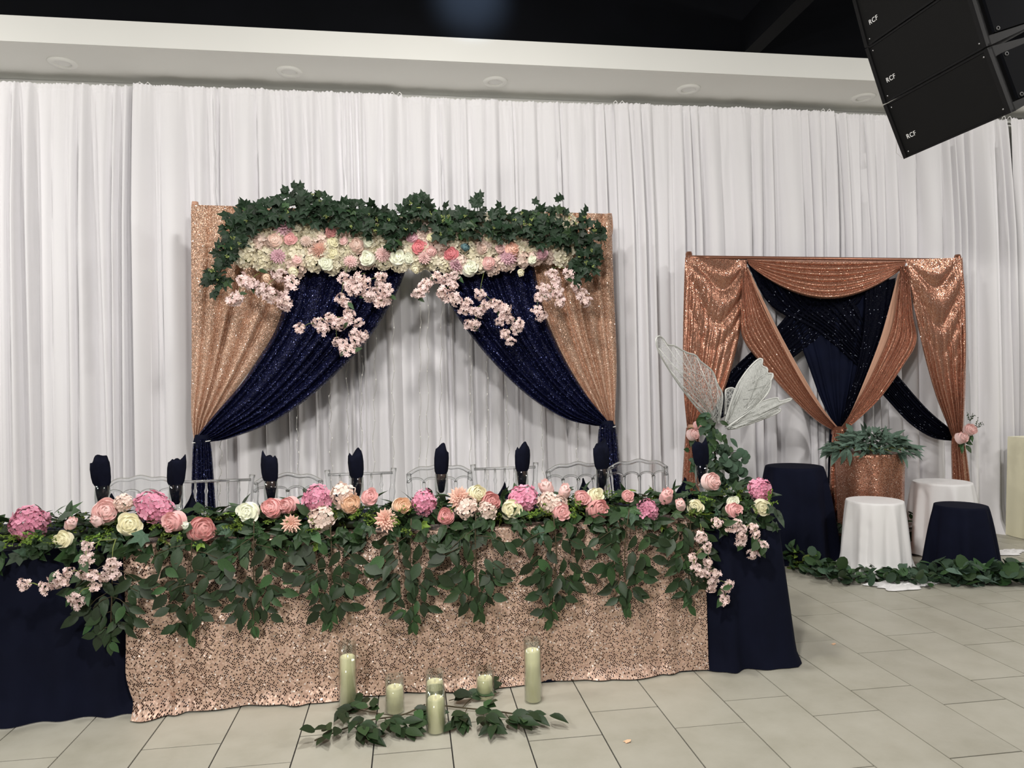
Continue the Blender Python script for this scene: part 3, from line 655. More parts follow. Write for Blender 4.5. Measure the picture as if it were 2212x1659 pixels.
blossom_branch('faded pink blossom spray hanging over the right rose-gold drape', (1205, 575), [(1192, 593), (1200, 607), (1173, 624), (1163, 643), (1159, 670), (1168, 682), (1204, 627), (1209, 653), (1231, 593), (1245, 617), (1255, 634), (1265, 651), (1180, 640), (1206, 640)], BYY, .052, seed=6)

# ------------------------------------------------------------------ head table and its cloths
TF, TB, TZ = 3.43, 4.16, .735
XR, XM, XLF = 1.83, -.60, -3.04
def table(x0, x1, label):
    r = thing('banquet_table', label, 'table', ((x0+x1)/2, (TF+TB)/2, 0), None)
    L = x1-x0; MB().box((0, 0, TZ-.02), (L-.03, TB-TF-.03, .03)).build('tabletop', 'table_grey', r, smooth=False)
    for sx in (-1, 1):
        for sy in (-1, 1): MB().tube([(sx*(L/2-.3), sy*.28, .0), (sx*(L/2-.3), sy*.28, TZ-.03)], .014, 8).build('leg', 'steel', r)
table(XM, XR, 'long banquet table under the cloths, at the end by the fairy wings')
table(XLF, XM, 'long banquet table under the cloths, at the end away from the fairy wings')
def skirt(x0, x1, y0, y1, z, sides, seed, amp, flare, m, off=.0, zb=.004, poolamp=.0, uvs=1.):
    """cloth over a table: flat top plus hanging skirt along the given open path of corners"""
    R = np.random.RandomState(seed)
    path = []; per = []
    def seg(a, b2, n0):
        for k in range(n0): path.append((a[0]+(b2[0]-a[0])*k/n0, a[1]+(b2[1]-a[1])*k/n0, n0))
    nrm = []
    pts = []; rc = .03
    for s in sides:
        if s == 'front': a, b2, n = (x0, y0), (x1, y0), (0, -1)
        if s == 'right': a, b2, n = (x1, y0), (x1, y1), (1, 0)
        if s == 'left': a, b2, n = (x0, y1), (x0, y0), (-1, 0)
        if s == 'back': a, b2, n = (x1, y1), (x0, y1), (0, 1)
        L = math.hypot(b2[0]-a[0], b2[1]-a[1]); k = int(L/.02)
        for i in range(k+1):
            t = i/k; pts.append((a[0]+(b2[0]-a[0])*t, a[1]+(b2[1]-a[1])*t)); nrm.append(n)
    nrm = np.array(nrm, float); P = np.array(pts); n = len(P)
    sm = nrm.copy()
    for _ in range(4): sm[1:-1] = (sm[:-2]+sm[1:-1]*2+sm[2:])/4
    ln = np.maximum(np.linalg.norm(sm, axis=1, keepdims=True), .5); sm = sm/ln
    s = np.concatenate([[0], np.cumsum(np.linalg.norm(np.diff(P, axis=0), axis=1))])
    b = [0.]
    while b[-1] < s[-1]: b.append(b[-1]+R.uniform(.08, .26))
    b = np.array(b); am = R.uniform(.3, 1., len(b))
    V = []; U = []; rows = [0, .006, .02, .05, .1, .18, .28, .4, .52, .64, .75, .85, .92, .97, 1.]
    corner = np.where(np.abs(sm).min(axis=1) > .2, 1., 0.)
    for _ in range(8): corner[1:-1] = (corner[:-2]+corner[1:-1]+corner[2:])/3
    for v in rows:
        i = np.clip(np.searchsorted(b, s+.03*math.sin(4*v), 'right')-1, 0, len(b)-2); q = np.clip((s-b[i])/(b[i+1]-b[i]), 0, 1)
        d = off+flare*v+amp*v**.6*am[i]*np.sin(math.pi*q)**2+corner*.10*v
        fm = np.where(nrm[:, 1] < -.5, np.clip(np.maximum((-1.27-P[:, 0])/.06, (P[:, 0]-1.42)/.06), 0, 1), 1.) if m == 'navy_cloth' else 1.
        d = .004*v+(d-.004*v)*fm
        zz = z-(z-zb)*v
        if v < .03: d = off*v/.02*np.ones(n) if v < .02 else d
        if poolamp and v > .9: d = d+poolamp*(v-.9)/.1*(.6+.4*np.sin(s*9+seed))
        V.append(np.stack([P[:, 0]+sm[:, 0]*d, P[:, 1]+sm[:, 1]*d, np.full(n, zz)], 1)); U.append(np.stack([s*uvs, np.full(n, -v*z*uvs)], 1))
    V = np.concatenate(V); U = np.concatenate(U); F = gridfaces(n, len(rows))
    nb = len(V)
    gx = np.linspace(x0, x1, 12); gy = np.linspace(y0, y1, 4)
    T = np.array([(x, y, z+.0015) for y in gy for x in gx]); UT = T[:, :2]-np.array([x0, y0])
    V = np.concatenate([V, T]); U = np.concatenate([U, UT]); F += gridfaces(12, 4, nb)
    return V, F, U
def cloth_ob(name, d, m, label, cat, group=None):
    V, F, U = d; c = V.mean(axis=0); c[2] = 0
    o = ob(name, mk(name, V-c, F, m, uvs=U), None, tuple(c)); return tag(o, label, cat, group)
cloth_ob('navy_tablecloth', skirt(XM+.0, XR, TF, TB, TZ, ('front', 'right', 'back'), 3, .075, .05, 'navy_cloth', .006, poolamp=.04), 'navy_cloth', 'navy cloth over the table end that stands by the fairy wings', 'tablecloth', 'navy tablecloths')
cloth_ob('navy_tablecloth', skirt(XLF, XM+.0, TF, TB, TZ, ('left', 'front'), 9, .03, .02, 'navy_cloth', .004, poolamp=.05), 'navy_cloth', 'navy cloth over the table end away from the fairy wings', 'tablecloth', 'navy tablecloths')
# sequin overlay: top strip plus front fall
def sequin_overlay():
    x0, x1 = -1.275, 1.435; R = np.random.RandomState(2); nx = 230
    xs = np.linspace(0, 1, nx); b = [0.]
    while b[-1] < 1: b.append(b[-1]+R.uniform(.035, .11))
    b = np.array(b); am = R.uniform(.2, 1., len(b)); bo = R.uniform(-.015, .015, len(b))
    rows = [('t', .42), ('t', .2), ('t', .02), ('f', 0.), ('f', .01)]+[('f', q) for q in np.linspace(.03, .93, 22)]+[('f', .95), ('f', .965), ('f', .98), ('f', .99), ('f', 1.)]
    V = []; U = []
    for k, v in rows:
        bb = b+bo*(v if k == 'f' else 0)*2; i = np.clip(np.searchsorted(bb, xs, 'right')-1, 0, len(b)-2); q = np.clip((xs-bb[i])/(bb[i+1]-bb[i]), 0, 1)
        X = x0+(x1-x0)*xs
        if k == 't': V.append(np.stack([X, np.full(nx, TF+v), np.full(nx, TZ+.008)], 1)); U.append(np.stack([X, np.full(nx, v+.01)], 1)); continue
        left = .10*max(0, (v-.75)/.25)**1.5*np.exp(-xs*18)
        X = X+.05*v*np.exp(-xs*14)*(1-v)+left*.6
        d = .022+.036*v**.5*am[i]*np.abs(np.sin(math.pi*q))**1.2*min(1, v*4)+.012*v
        if v > .93: d = d+.05*((v-.93)/.07)**1.5*(.55+.45*np.sin(xs*23+1)+np.exp(-xs*14)*.8)
        V.append(np.stack([X, TF-d, np.full(nx, TZ+.008-(TZ+.0)*v)], 1)); U.append(np.stack([X, np.full(nx, -v*.74)], 1))
    V = np.concatenate(V); U = np.concatenate(U)
    return V, gridfaces(nx, len(rows)), U
cloth_ob('sequin_overlay', sequin_overlay(), 'sequin_table', 'rose-gold sequin overlay hanging down the front of the head table', 'tablecloth')

# ------------------------------------------------------------------ chairs
def chair(kind, px, pyt, label, group):
    p = at(px, pyt, 4.68); r = thing('acrylic_chair', label, 'chair', (p[0], 4.50, 0), group); H = p[2]; A = 'acrylic'
    yb, yf, hw = .18, -.22, .195
    MB().box((0, -.02, .445), (.40, .40, .03)).build('seat', A, r, smooth=False)
    for sx in (-1, 1):
        MB().tube([(sx*.17, yf+.02, 0), (sx*.185, yf, .2), (sx*.185, yf, .44)], [.014, .017, .019], 8).build('leg', A, r)
        MB().tube([(sx*.17, yb+.06, 0), (sx*.18, yb, .25), (sx*.185, yb-.02, .45)], [.014, .017, .019], 8).build('leg', A, r)
    MB().tube([(-.18, yf, .22), (.18, yf, .22)], .01, 6).build('stretcher', A, r); MB().tube([(-.18, yb, .25), (.18, yb, .25)], .01, 6).build('stretcher', A, r)
    if kind == 'c':
        for sx in (-1, 1):
            pts = [(sx*.185, yb-.02, .45), (sx*.19, yb+.0, .6), (sx*.20, yb+.03, .78), (sx*.21, yb+.05, H)]
            MB().tube(spline(pts, 13), [.0165, .0165, .02, .0165, .0165, .021, .0165, .0165, .021, .0155, .0165, .0165, .0195], 8).build('back_post', A, r)
        for z in (.50, .66, H-.03): MB().tube([(-.205, yb+.045*(z-.45)/.45, z), (.205, yb+.045*(z-.45)/.45, z)], .0085 if z < H-.05 else .009, 8).build('back_rail', A, r)
        for k in range(5):
            x = -.13+.065*k
            MB().tube([(x, yb, .50), (x, yb+.02, .62), (x, yb+.025, .645), (x, yb+.03, .67), (x, yb+.035, .78), (x, yb+.038, .80), (x, yb+.04, .82), (x, yb+.045, H-.03)], [.007, .007, .012, .007, .007, .012, .007, .007], 8).build('spindle', A, r)
    else:
        for sx in (-1, 1):
            MB().tube(spline([(sx*.185, yb-.02, .45), (sx*.19, yb, .6), (sx*.195, yb+.03, .76), (sx*.20, yb+.05, H-.045)], 12), [.019, .016, .017, .021, .017, .016, .021, .016, .016, .020, .016, .017], 8).build('back_post', A, r)
        xs = np.linspace(-.205, .205, 33)
        top = [H-.045+.045*(1-(abs(x)/.205)**2.2)+.006*math.cos(x/.205*math.pi*3) for x in xs]
        MB().tube([(x, yb+.05-.03*(1-(x/.2)**2), z) for x, z in zip(xs, top)], .0125, 8).build('crest_rail', A, r)
        # solid panel with scalloped arches
        V = []; F = []; nn = len(xs)
        def arch(x):
            q = ((x+.205)/.41*4) % 1.; return H-.105+.030*math.sqrt(max(0, 1-(2*q-1)**2))
        for y2 in (-.006, .006):
            for x, z in zip(xs, top): V += [(x, yb+.05-.03*(1-(x/.2)**2)+y2, z-.004), (x, yb+.05-.03*(1-(x/.2)**2)+y2, arch(x))]
        for i in range(nn-1):
            a = 2*i; F += [(a, a+1, a+3, a+2), (a+2*nn, a+2+2*nn, a+3+2*nn, a+1+2*nn), (a+1, a+1+2*nn, a+3+2*nn, a+3), (a, a+2, a+2+2*nn, a+2*nn)]
        F += [(0, 2*nn, 2*nn+1, 1), (2*nn-2, 2*nn-1, 4*nn-1, 4*nn-2)]
        ob('arched_panel', mk('arched_panel', V, F, A, False), r)
        for q4 in range(4):
            ax = [-.205+.1025*(q4+k/10) for k in range(11)]; MB().tube([(x, yb+.05-.03*(1-(x/.2)**2), H-.105+.030*math.sqrt(max(0, 1-(2*k/10-1)**2))) for k, x in enumerate(ax)], .0075, 6).build('arch_rim', A, r)
        for k in range(3):
            x = -.1025+.1025*k; yy = yb+.05-.03*(1-(x/.2)**2)
            MB().tube([(x, yb-.01, .50), (x, yb+.0, .60), (x, yb+.01, .63), (x, yb+.01, .66), (x, yy-.01, .76), (x, yy-.005, .79), (x, yy, H-.10)], [.009, .009, .015, .009, .009, .014, .009], 8).build('spindle', A, r)
        MB().tube([(-.19, yb, .50), (.19, yb, .50)], .010, 8).build('back_rail', A, r)
nl = 'clear acrylic chair with arched crest and scalloped back, %s from the fairy wings'
cl = 'clear acrylic chair with straight top rail and spindles, %s from the fairy wings'
nth = dict(n=[5, 4, 3, 2, 1], c=[3, 2, 1])
for k, x, y in (('n', 300, 1033), ('c', 465, 1030), ('n', 620, 1027), ('c', 778, 1015), ('n', 950, 1008), ('c', 1092, 1003), ('n', 1250, 1003), ('n', 1382, 997)):
    chair(k, x, y, (nl if k == 'n' else cl) % ORD[nth[k].pop(0)], 'arched acrylic chairs' if k == 'n' else 'spindle-back acrylic chairs')

# ------------------------------------------------------------------ place settings
GOB = []
def goblet_mesh():
    o = MB().lathe([(0, 0), (.033, 0), (.034, .003), (.012, .008), (.005, .018), (.0045, .075), (.008, .088), (.022, .10), (.033, .125), (.0355, .16), (.033, .215), (.0315, .215), (.034, .16), (.0315, .127), (.021, .104), (.006, .094), (0, .093)], seg=28)
    return o
def napkin_mesh(seed):
    R = random.Random(seed); mb = MB(); n = 24; V = []; lean = R.uniform(-.012, .012); pk = R.uniform(0, 6.28); tip = R.uniform(.02, .045)
    rows = [(-.10, .010), (-.09, .017), (-.05, .024), (-.005, .029), (.012, .031), (.04, .034), (.08, .035), (.11, .033), (.13, .0285), (1, 0)]
    for j, (z, r) in enumerate(rows):
        for k in range(n):
            a = 2*math.pi*k/n; rr = r*(1 if z < .01 else 1.18)*(1+.10*math.sin(2*a+seed)+.07*math.sin(5*a+j*.4+seed))
            zz = z
            if j == len(rows)-2: zz = .118+tip*max(0, math.cos(a-pk))**1.5+.010*math.sin(3*a+seed)
            if j == len(rows)-1: zz = .10; rr = .010
            if z < 0: rr *= 1
            V.append((rr*math.cos(a)+lean*max(0, zz)/.12, rr*math.sin(a)*.8, zz))
    mb.add(V, gridfaces(n, len(rows), 0, True)); mb.f.append(tuple(range(n))[::-1]); return mb
gm = goblet_mesh(); gme = mk('goblet', gm.v, gm.f, 'glass_clear')
for i, (x, y) in enumerate(((221, 1048), (380, 1046), (585, 1038), (771, 1031), (953, 1023), (1127, 1017), (1300, 1012), (1515, 1003))):
    p = at(x, y, 3.78); zb = TZ+.004
    r = thing('wine_goblet', 'stemmed wine glass holding a rolled napkin, %s from the fairy wings' % ORD[8-i], 'glass', (p[0], 3.78, zb), 'wine glasses on the head table')
    sc = (p[2]-zb)/.215
    o = ob('bowl_and_stem', gme, r); o.scale = (1, 1, sc)
    nb = napkin_mesh(i+1).build('rolled_napkin', 'navy_napkin', None, (p[0], 3.78, p[2]))
    tag(nb, 'rolled navy napkin in the wine glass that is %s from the fairy wings' % ORD[8-i], 'napkin', 'rolled napkins in the glasses')
def plate_napkin(i, x, y, hpx, lab):
    Y = 3.68; p = at(x, y, Y)
    c = thing('charger_plate', 'black charger plate behind the garland, %s from the fairy wings' % ORD[6-i], 'plate', (p[0], Y, TZ+.004), 'charger plates on the head table')
    MB().lathe([(0, .0), (.09, .0), (.135, .012), (.155, .016), (.156, .019), (.135, .016), (.09, .005), (0, .005)], seg=36).build('dish', 'charger_black', c)
    h = max(.1, p[2]-TZ-.01); hw = .075; R = random.Random(i)
    n = 9; V = []
    for j in range(8):
        t = j/7
        for k in range(n):
            s = -1+2*k/(n-1); wd = hw*(1-t**1.3)*1.0+.003
            V.append((s*wd+R.uniform(-.002, .002)+.02*t*(1 if i % 2 else -1), -.035*(1-abs(s))*(1-t)-.012*math.sin(3*s), .0+h*t*(1-.10*abs(s))))
    m1 = MB().add(V, gridfaces(n, 8)); V2 = [(v[0], -v[1]+.02*(1-v[2]/h), v[2]) for v in V]; m1.add(V2, gridfaces(n, 8))
    o = m1.build('folded_napkin', 'navy_napkin', None, (p[0], Y, TZ+.009)); tag(o, 'navy napkin folded to a point, %s from the fairy wings' % ORD[6-i], 'napkin', 'folded napkins on the plates')
for i, (x, y) in enumerate(((250, 1064), (405, 1064), (728, 1050), (1082, 1040), (1268, 1031), (1472, 1030))): plate_napkin(i, x, y, 0, '')

# ------------------------------------------------------------------ table garland
G0 = Vector((0, 3.52, TZ+.01))
ga = thing('table_garland', 'long runner of mixed green leaves and sprigs laid along the front of the head table', 'garland', G0)
R = random.Random(21); xa, xb = -2.45, 1.80
core = MB(); pts = []; rad = []
for k in range(60):
    t = k/59; pts.append((xa+.1+(xb-xa-.2)*t, R.uniform(-.012, .012), .035)); rad.append(.028+R.uniform(-.008, .008))
core.tube(pts, rad, 9); core.build('garland_core', 'leaf_dark', ga)
ex = MB()
for i in range(980):
    x = R.uniform(xa, xb); a = math.radians(R.choice([R.uniform(-40, 20), R.uniform(0, 100), R.uniform(60, 160)]))
    rr = R.uniform(.5, 1.15); y = -math.cos(a)*.135*rr; z = .025+math.sin(a)*.095*rr
    if math.sin(a) < 0 and y > -.10: y = -.11-R.uniform(0, .03)
    if y < -.095: z = z-R.uniform(0, .03)
    z = max(z, .006) if y > -.1 else z
    n = Vector((R.uniform(-.5, .5), -math.cos(a)-.3, math.sin(a)+.3)); tip = Vector((R.uniform(-1, 1), -math.cos(a)*.7+R.uniform(-.5, .3), R.uniform(-.3, .7)-(.5 if y < -.1 else 0)))
    s = R.uniform(.06, .105)
    kind = R.random(); me = LEAF[i % 3] if kind < .72 else IVY[i % 4]; mm = 'leaf_dark' if kind < .42 else ('leaf_mid' if kind < .86 else ('leaf_bright' if kind < .94 else 'leaf_eucalyptus'))
    M = place((x, y, z), frame(tip, n), s)
    if i < 285: ob('leaf', me, ga, M4=M, m=mm)
    else: ex.add([M @ v.co for v in me.vertices], [tuple(q.vertices) for q in me.polygons])
o = ex.build('under_leaves', 'leaf_dark', ga, smooth=False); o['kind'] = 'stuff'
for i in range(200):
    x = R.uniform(xa, xb); y = R.uniform(-.17, .06); z = .04+.05*(1-((y+.02)/.14)**2)
    ob('sprig', SPRIG[i % 3], ga, M4=place((x, y, z), frame(Vector((R.uniform(-1, 1), R.uniform(-.8, .3), R.uniform(-.5, .6))), Vector((R.uniform(-.4, .4), -.6, 1))), R.uniform(.055, .09)), m='leaf_bright' if R.random() < .75 else 'leaf_mid')
flowers = [('h', 57, 1130, 68, 'hot'), ('r', 133, 1166, 36, 'cream'), ('b', 154, 1130, 32, 'pale'), ('p', 228, 1104, 52, 'pale'), ('b', 209, 1124, 32, 'pale'), ('r', 280, 1133, 48, 'cream'), ('h', 332, 1095, (80, 54), 'hot'), ('r', 370, 1128, 45, 'pink'), ('p', 438, 1144, 56, 'dusty'), ('b', 404, 1137, 26, 'white'), ('r', 534, 1106, 45, 'white'), ('s', 264, 1086, 32, 'blush'),
 ('p', 586, 1096, 44, 'pink'), ('p', 619, 1092, 38, 'pink'), ('h', 678, 1077, 58, 'hot'), ('d', 629, 1133, 42, 'coral'), ('n', 757, 1087, 43, 'peach'), ('s', 737, 1070, 46, 'blush'), ('s', 690, 1118, 48, 'blush'), ('r', 800, 1072, 38, 'pink'), ('n', 871, 1092, 39, 'peach'), ('d', 835, 1123, 52, 'coral'), ('h', 915, 1085, 54, 'hot'), ('n', 963, 1115, 37, 'pink'), ('d', 991, 1074, 50, 'coral'), ('s', 1012, 1097, 44, 'blush'), ('p', 1033, 1066, 40, 'cream'),
 ('p', 1063, 1083, 43, 'dusty'), ('r', 1104, 1101, 47, 'cream'), ('h', 1131, 1078, (70, 54), 'hot'), ('b', 1180, 1052, 44, 'pale'), ('b', 1220, 1060, 40, 'pale'), ('s', 1181, 1084, 40, 'blush'), ('s', 1211, 1090, 36, 'blush'), ('r', 1214, 1107, 42, 'pink'), ('r', 1258, 1076, 36, 'pink'), ('r', 1290, 1069, 38, 'cream'), ('p', 1297, 1101, 48, 'dusty'), ('r', 1357, 1071, 28, 'pink'), ('h', 1400, 1102, 48, 'hot'), ('b', 1440, 1071, 44, 'pink'), ('b', 1470, 1090, 34, 'pale'), ('r', 1502, 1095, 36, 'cream'),
 ('p', 1541, 1039, 40, 'pale'), ('h', 1643, 1058, 50, 'hot'), ('r', 1585, 1084, 28, 'white'), ('r', 1589, 1102, 37, 'pink'), ('r', 1647, 1097, 40, 'cream'), ('s', 1052, 1103, 36, 'blush')]
CW = dict(hot='bright pink', cream='cream', pale='pale pink', pink='pink', dusty='dusty rose', white='white', coral='peach-pink', peach='peach', blush='blush')
KW = dict(h='hydrangea', r='rose', b='rose bud', p='peony', d='dahlia', n='ranunculus', s='small hydrangea')
KC = dict(h='hydrangea', r='rose', b='rose bud', p='peony', d='dahlia', n='ranunculus', s='hydrangea')
R = random.Random(33)
def flabel(k, x, y, c):
    l = [f for f in flowers if f[1] < x]; g = [f for f in flowers if f[1] > x]; me = '%s %s' % (CW[c], KW[k]); nm = lambda f: '%s %s' % (CW[f[4]], KW[f[0]])
    if l and g: return '%s between %s and %s on the table' % (me, nm(max(l, key=lambda f: f[1])), nm(min(g, key=lambda f: f[1])))
    return '%s at the very end of the table garland beside %s' % (me, nm(max(l, key=lambda f: f[1]) if l else min(g, key=lambda f: f[1])))
for k, x, y, d, c in flowers:
    bl = np.interp(x, [0, 130, 700, 1400, 1700], [1185, 1178, 1152, 1130, 1110])  # table edge in the frame
    Y = 3.335+max(0., (bl-y))/100*.13; d, asp = (d[1], d[0]/d[1]) if isinstance(d, tuple) else (d, 1.); p = at(x, y, Y); s = d/2/FPX*Y*1.14
    if k == 'h': s *= .92
    up = .25+.6*max(0, min(1, (bl-y-20)/80))
    dirv = Vector((R.uniform(-.45, .45), -1, R.uniform(-.1, .2)+up*.35)) if k != 'b' else Vector((R.uniform(-.6, .6), -.7, .9))
    r = thing('%s' % KC[k].replace(' ', '_'), flabel(k, x, y, c), KC[k].split()[-1] if k == 'b' else KC[k], p-dirv.normalized()*s*.4, '%s %ss on the head table' % (CW[c], KC[k]))
    M = axisframe(dirv, R.uniform(0, 6))
    ob('bloom', R.choice(KN[k][1]), r, M4=Matrix.Diagonal((asp, 1, 1, 1)) @ place((0, 0, 0), M, s), m=PM[c])
    ob('calyx', CALYX, r, M4=place((0, 0, 0), M, s*(.9 if k in 'rpbn' else .6)))

# hanging leaf sprays in front of the sequins
SPX = [(238, 1180, 1400, 62), (410, 1140, 1386, 62), (548, 1125, 1366, 66), (714, 1130, 1352, 66), (893, 1120, 1356, 68), (1035, 1110, 1335, 64), (1190, 1110, 1350, 64), (1352, 1100, 1325, 66), (1487, 1100, 1322, 46)]
R = random.Random(5)
for i, (x, y0, y1, hw) in enumerate(SPX):
    Y = 3.335; top = at(x+R.uniform(-8, 8), y0, Y+.02); bot = at(x, y1-14, Y)
    r = thing('hanging_leaf_spray', 'spray of dark green leaves hanging over the sequin cloth, %s from the fairy wings' % ORD[9-i] if i else 'spray of dark green leaves hanging over the navy cloth, farthest from the wings', 'leaf spray', (top[0], Y, top[2]), 'leaf sprays hanging from the head table')
    T0 = r.location; st = MB()
    pts = spline([top-T0, (top*.6+bot*.4)-T0+Vector((R.uniform(-.02, .02), -.012, 0)), bot-T0], 14); st.tube(pts, [.003]*14, 5)
    nb = 11
    for b2 in range(nb):
        t = .20+.76*b2/nb; q = Vector(pts[int(t*13)]); side = 1 if b2 % 2 else -1; L = hw/FPX*Y*(1.25-.95*t)*R.uniform(.75, 1.15)
        e = q+Vector((side*L, -.015, -L*R.uniform(.25, .8))); st.tube([q, (q+e)/2+Vector((0, -.006, .012)), e], .0018, 4)
        for k in range(4):
            s2 = .3+.7*k/3; c = q*(1-s2)+e*s2; d = Vector((side*R.uniform(.2, 1.9)*(1 if k % 2 else -.45)+side*.35, R.uniform(-.35, .0), R.uniform(-1.1, -.25)))
            ob('leaf', LEAF[R.randrange(3)], r, M4=place(c+jit(R, .008), frame(d, Vector((R.uniform(-.5, .5), -1, R.uniform(-.1, .5)))), R.uniform(.080, .112)*(1-.28*t)), m='leaf_dark' if R.random() < .82 else 'leaf_mid')
    for k in range(5):
        ob('leaf', LEAF[k % 3], r, M4=place(Vector(pts[-1-k % 3]), frame(Vector((R.uniform(-.8, .8), -.1, -1)), Vector((R.uniform(-.4, .4), -1, .2))), R.uniform(.055, .07)), m='leaf_mid')
    st.build('stem', 'stem_brown', r)
tb = 'blossom sprays of the head table'
blossom_branch('pale pink blossom spray on the navy tablecloth end away from the wings', (250, 1165), [(52, 1262), (98, 1270), (125, 1248), (160, 1292), (150, 1236), (190, 1182), (186, 1210), (202, 1242), (226, 1246), (242, 1218), (205, 1266), (168, 1302), (140, 1255), (180, 1240), (245, 1240), (122, 1262)], 3.30, .033, tb, 11, 7)
blossom_branch('pale pink blossom spray hanging where sequin and navy cloth meet below a cream rose', (1512, 1130), [(1495, 1205), (1510, 1235), (1530, 1215), (1545, 1238), (1500, 1225), (1525, 1238), (1568, 1272), (1565, 1295), (1535, 1270), (1526, 1182), (1514, 1160), (1538, 1258), (1575, 1262)], 3.31, .032, tb, 12, 8)
blossom_branch('pale pink blossom spray on the navy cloth corner by the fairy wings', (1560, 1120), [(1548, 1130), (1590, 1128), (1602, 1142), (1600, 1158), (1625, 1138), (1632, 1155), (1598, 1172), (1638, 1182), (1625, 1196), (1648, 1178), (1580, 1140)], 3.30, .032, tb, 13, 9)

# ------------------------------------------------------------------ copper backdrop for photographs
QY = 5.70
a, b2 = at(1491, 546, QY), at(2074, 552, QY)
fr = thing('backdrop_frame', 'pipe frame carrying the copper swagged backdrop by the pedestals', 'frame', (0, QY, 0))
for p in (a, b2):
    MB().tube([(p[0], .04, .01), (p[0], .04, p[2]-.02)], .02, 10).build('upright', 'steel', fr)
    MB().box((p[0], .0, .006), (.36, .18, .012)).build('base_plate', 'steel', fr, smooth=False)
    MB().lathe([(.0, .02), (.022, .018), (.028, .0), (.026, -.05), (.022, -.09)], seg=12).build('wrapped_cap', 'sequin_copper', fr, (p[0], .03, p[2]-.005))
MB().tube([(a[0], .04, a[2]-.05), (b2[0], .04, b2[2]-.04)], .02, 10).build('crossbar', 'steel', fr)
Qb = (0, QY, 0)
def part_cloth(r, name, A, B, nu, nv, folds, seed, Y, uv, m, amp=.03, pleat=.8, yfun=None, bulge=0.):
    return cloth(name, drape(A, B, nu, nv, folds, seed, Y, uv, amp=amp, pleat=pleat, yfun=yfun, bulge=bulge), m, r, Qb)
def swag_panel(corners_fn, nu, nv, folds, Y, uv, amp, seed):
    R = random.Random(seed); V = []; U = []; ph = R.uniform(0, 6); f2 = [R.uniform(.6, 1.) for _ in range(40)]
    for j in range(nv):
        v = j/(nv-1)
        for i in range(nu):
            u = i/(nu-1); px, py, k = corners_fn(u, v)
            q = v*folds; kk = int(q) % 40; s = q-int(q)
            d = amp*f2[kk]*abs(math.sin(math.pi*s))**.8*k
            V.append(at(px, py, Y-d-.06*math.sin(math.pi*u)*v)); U.append((u*uv[0], v*uv[1]))
    return V, gridfaces(nu, nv), U
# centre swag
def csw(u, v):
    x = 1614+u*344; top = 556+u*4; sag = math.sin(math.pi*u)**.85
    return x+(u-.5)*-6*v, top+4+v*(10+74*sag), .25+.75*math.sin(math.pi*u)
r = thing('copper_swag', 'copper sequin swag looped along the top of the pedestal backdrop', 'curtain', Qb)
cloth('cloth', swag_panel(csw, 90, 70, 7, QY-.06, (1.6, .9), .045, 3), 'sequin_copper', r, Qb)
MB().tube([at(x, 557+(x-1614)/344*4, QY-.03)-Vector(Qb) for x in range(1488, 2080, 45)], .016, 10).build('top_roll', 'sequin_copper', r)
# side panels with draped upper folds
for nm, lab, A, B, tie, tail in (
  ('l', 'copper sequin side drape of the pedestal backdrop, behind the fairy wings',
   [(1480, 556), (1477, 640), (1475, 760), (1477, 850), (1484, 925)], [(1614, 562), (1611, 640), (1592, 750), (1562, 850), (1528, 905), (1508, 928)], (1496, 927), (1490, 1130, 22)),
  ('r', 'copper sequin side drape of the pedestal backdrop, on the side of the ivory table',
   [(1957, 562), (1972, 650), (1995, 760), (2020, 850), (2045, 915), (2058, 950)], [(2079, 556), (2084, 640), (2087, 760), (2085, 860), (2080, 948)], (2069, 950), (2082, 1120, 23))):
    r = thing('copper_side_drape', lab, 'curtain', Qb, 'copper side drapes')
    V, F, U = drape(A, B, 100, 70, 9, 31 if nm == 'l' else 37, lambda u, v: QY-.045, (1.0, 2.0), amp=.045, yfun=lambda v: .04+.96*min(1, v*1.3)**2)
    # swagged cross folds in the upper half
    V2 = []
    for idx, p in enumerate(V):
        i = idx % 100; j = idx//100; u = i/99; v = j/69
        g = max(0, 1-v/.62)*min(1, v*9); uu = u if nm == 'l' else 1-u
        q = v*8.-2.2*math.sin(math.pi*min(1, uu**1.25))**.8*(.45+v)+.15*math.sin(3*u+9*v)
        edge = max(0, 1-uu/.34)*abs(math.sin(math.pi*uu*11))*.03*min(1, v*6)*g**.3
        V2.append(Vector((p.x, p.y-edge-.075*g*min(1, uu/.2)*abs(math.sin(math.pi*q))**.8*math.sin(math.pi*u)**.5, p.z)))
    cloth('cloth', (V2, F, U), 'sequin_copper', r, Qb)
    cloth('tail', knot_tail(tie[0], tie[1]-3, 14, tail[0], tail[1], tail[2], QY-.06, '', 41), 'sequin_copper', r, Qb)
    c = at(tie[0], tie[1], QY-.07)-Vector(Qb); MB().lathe([(.035, -.04), (.05, 0), (.036, .04)], seg=14).build('tie_band', 'lining_peach', r, c)
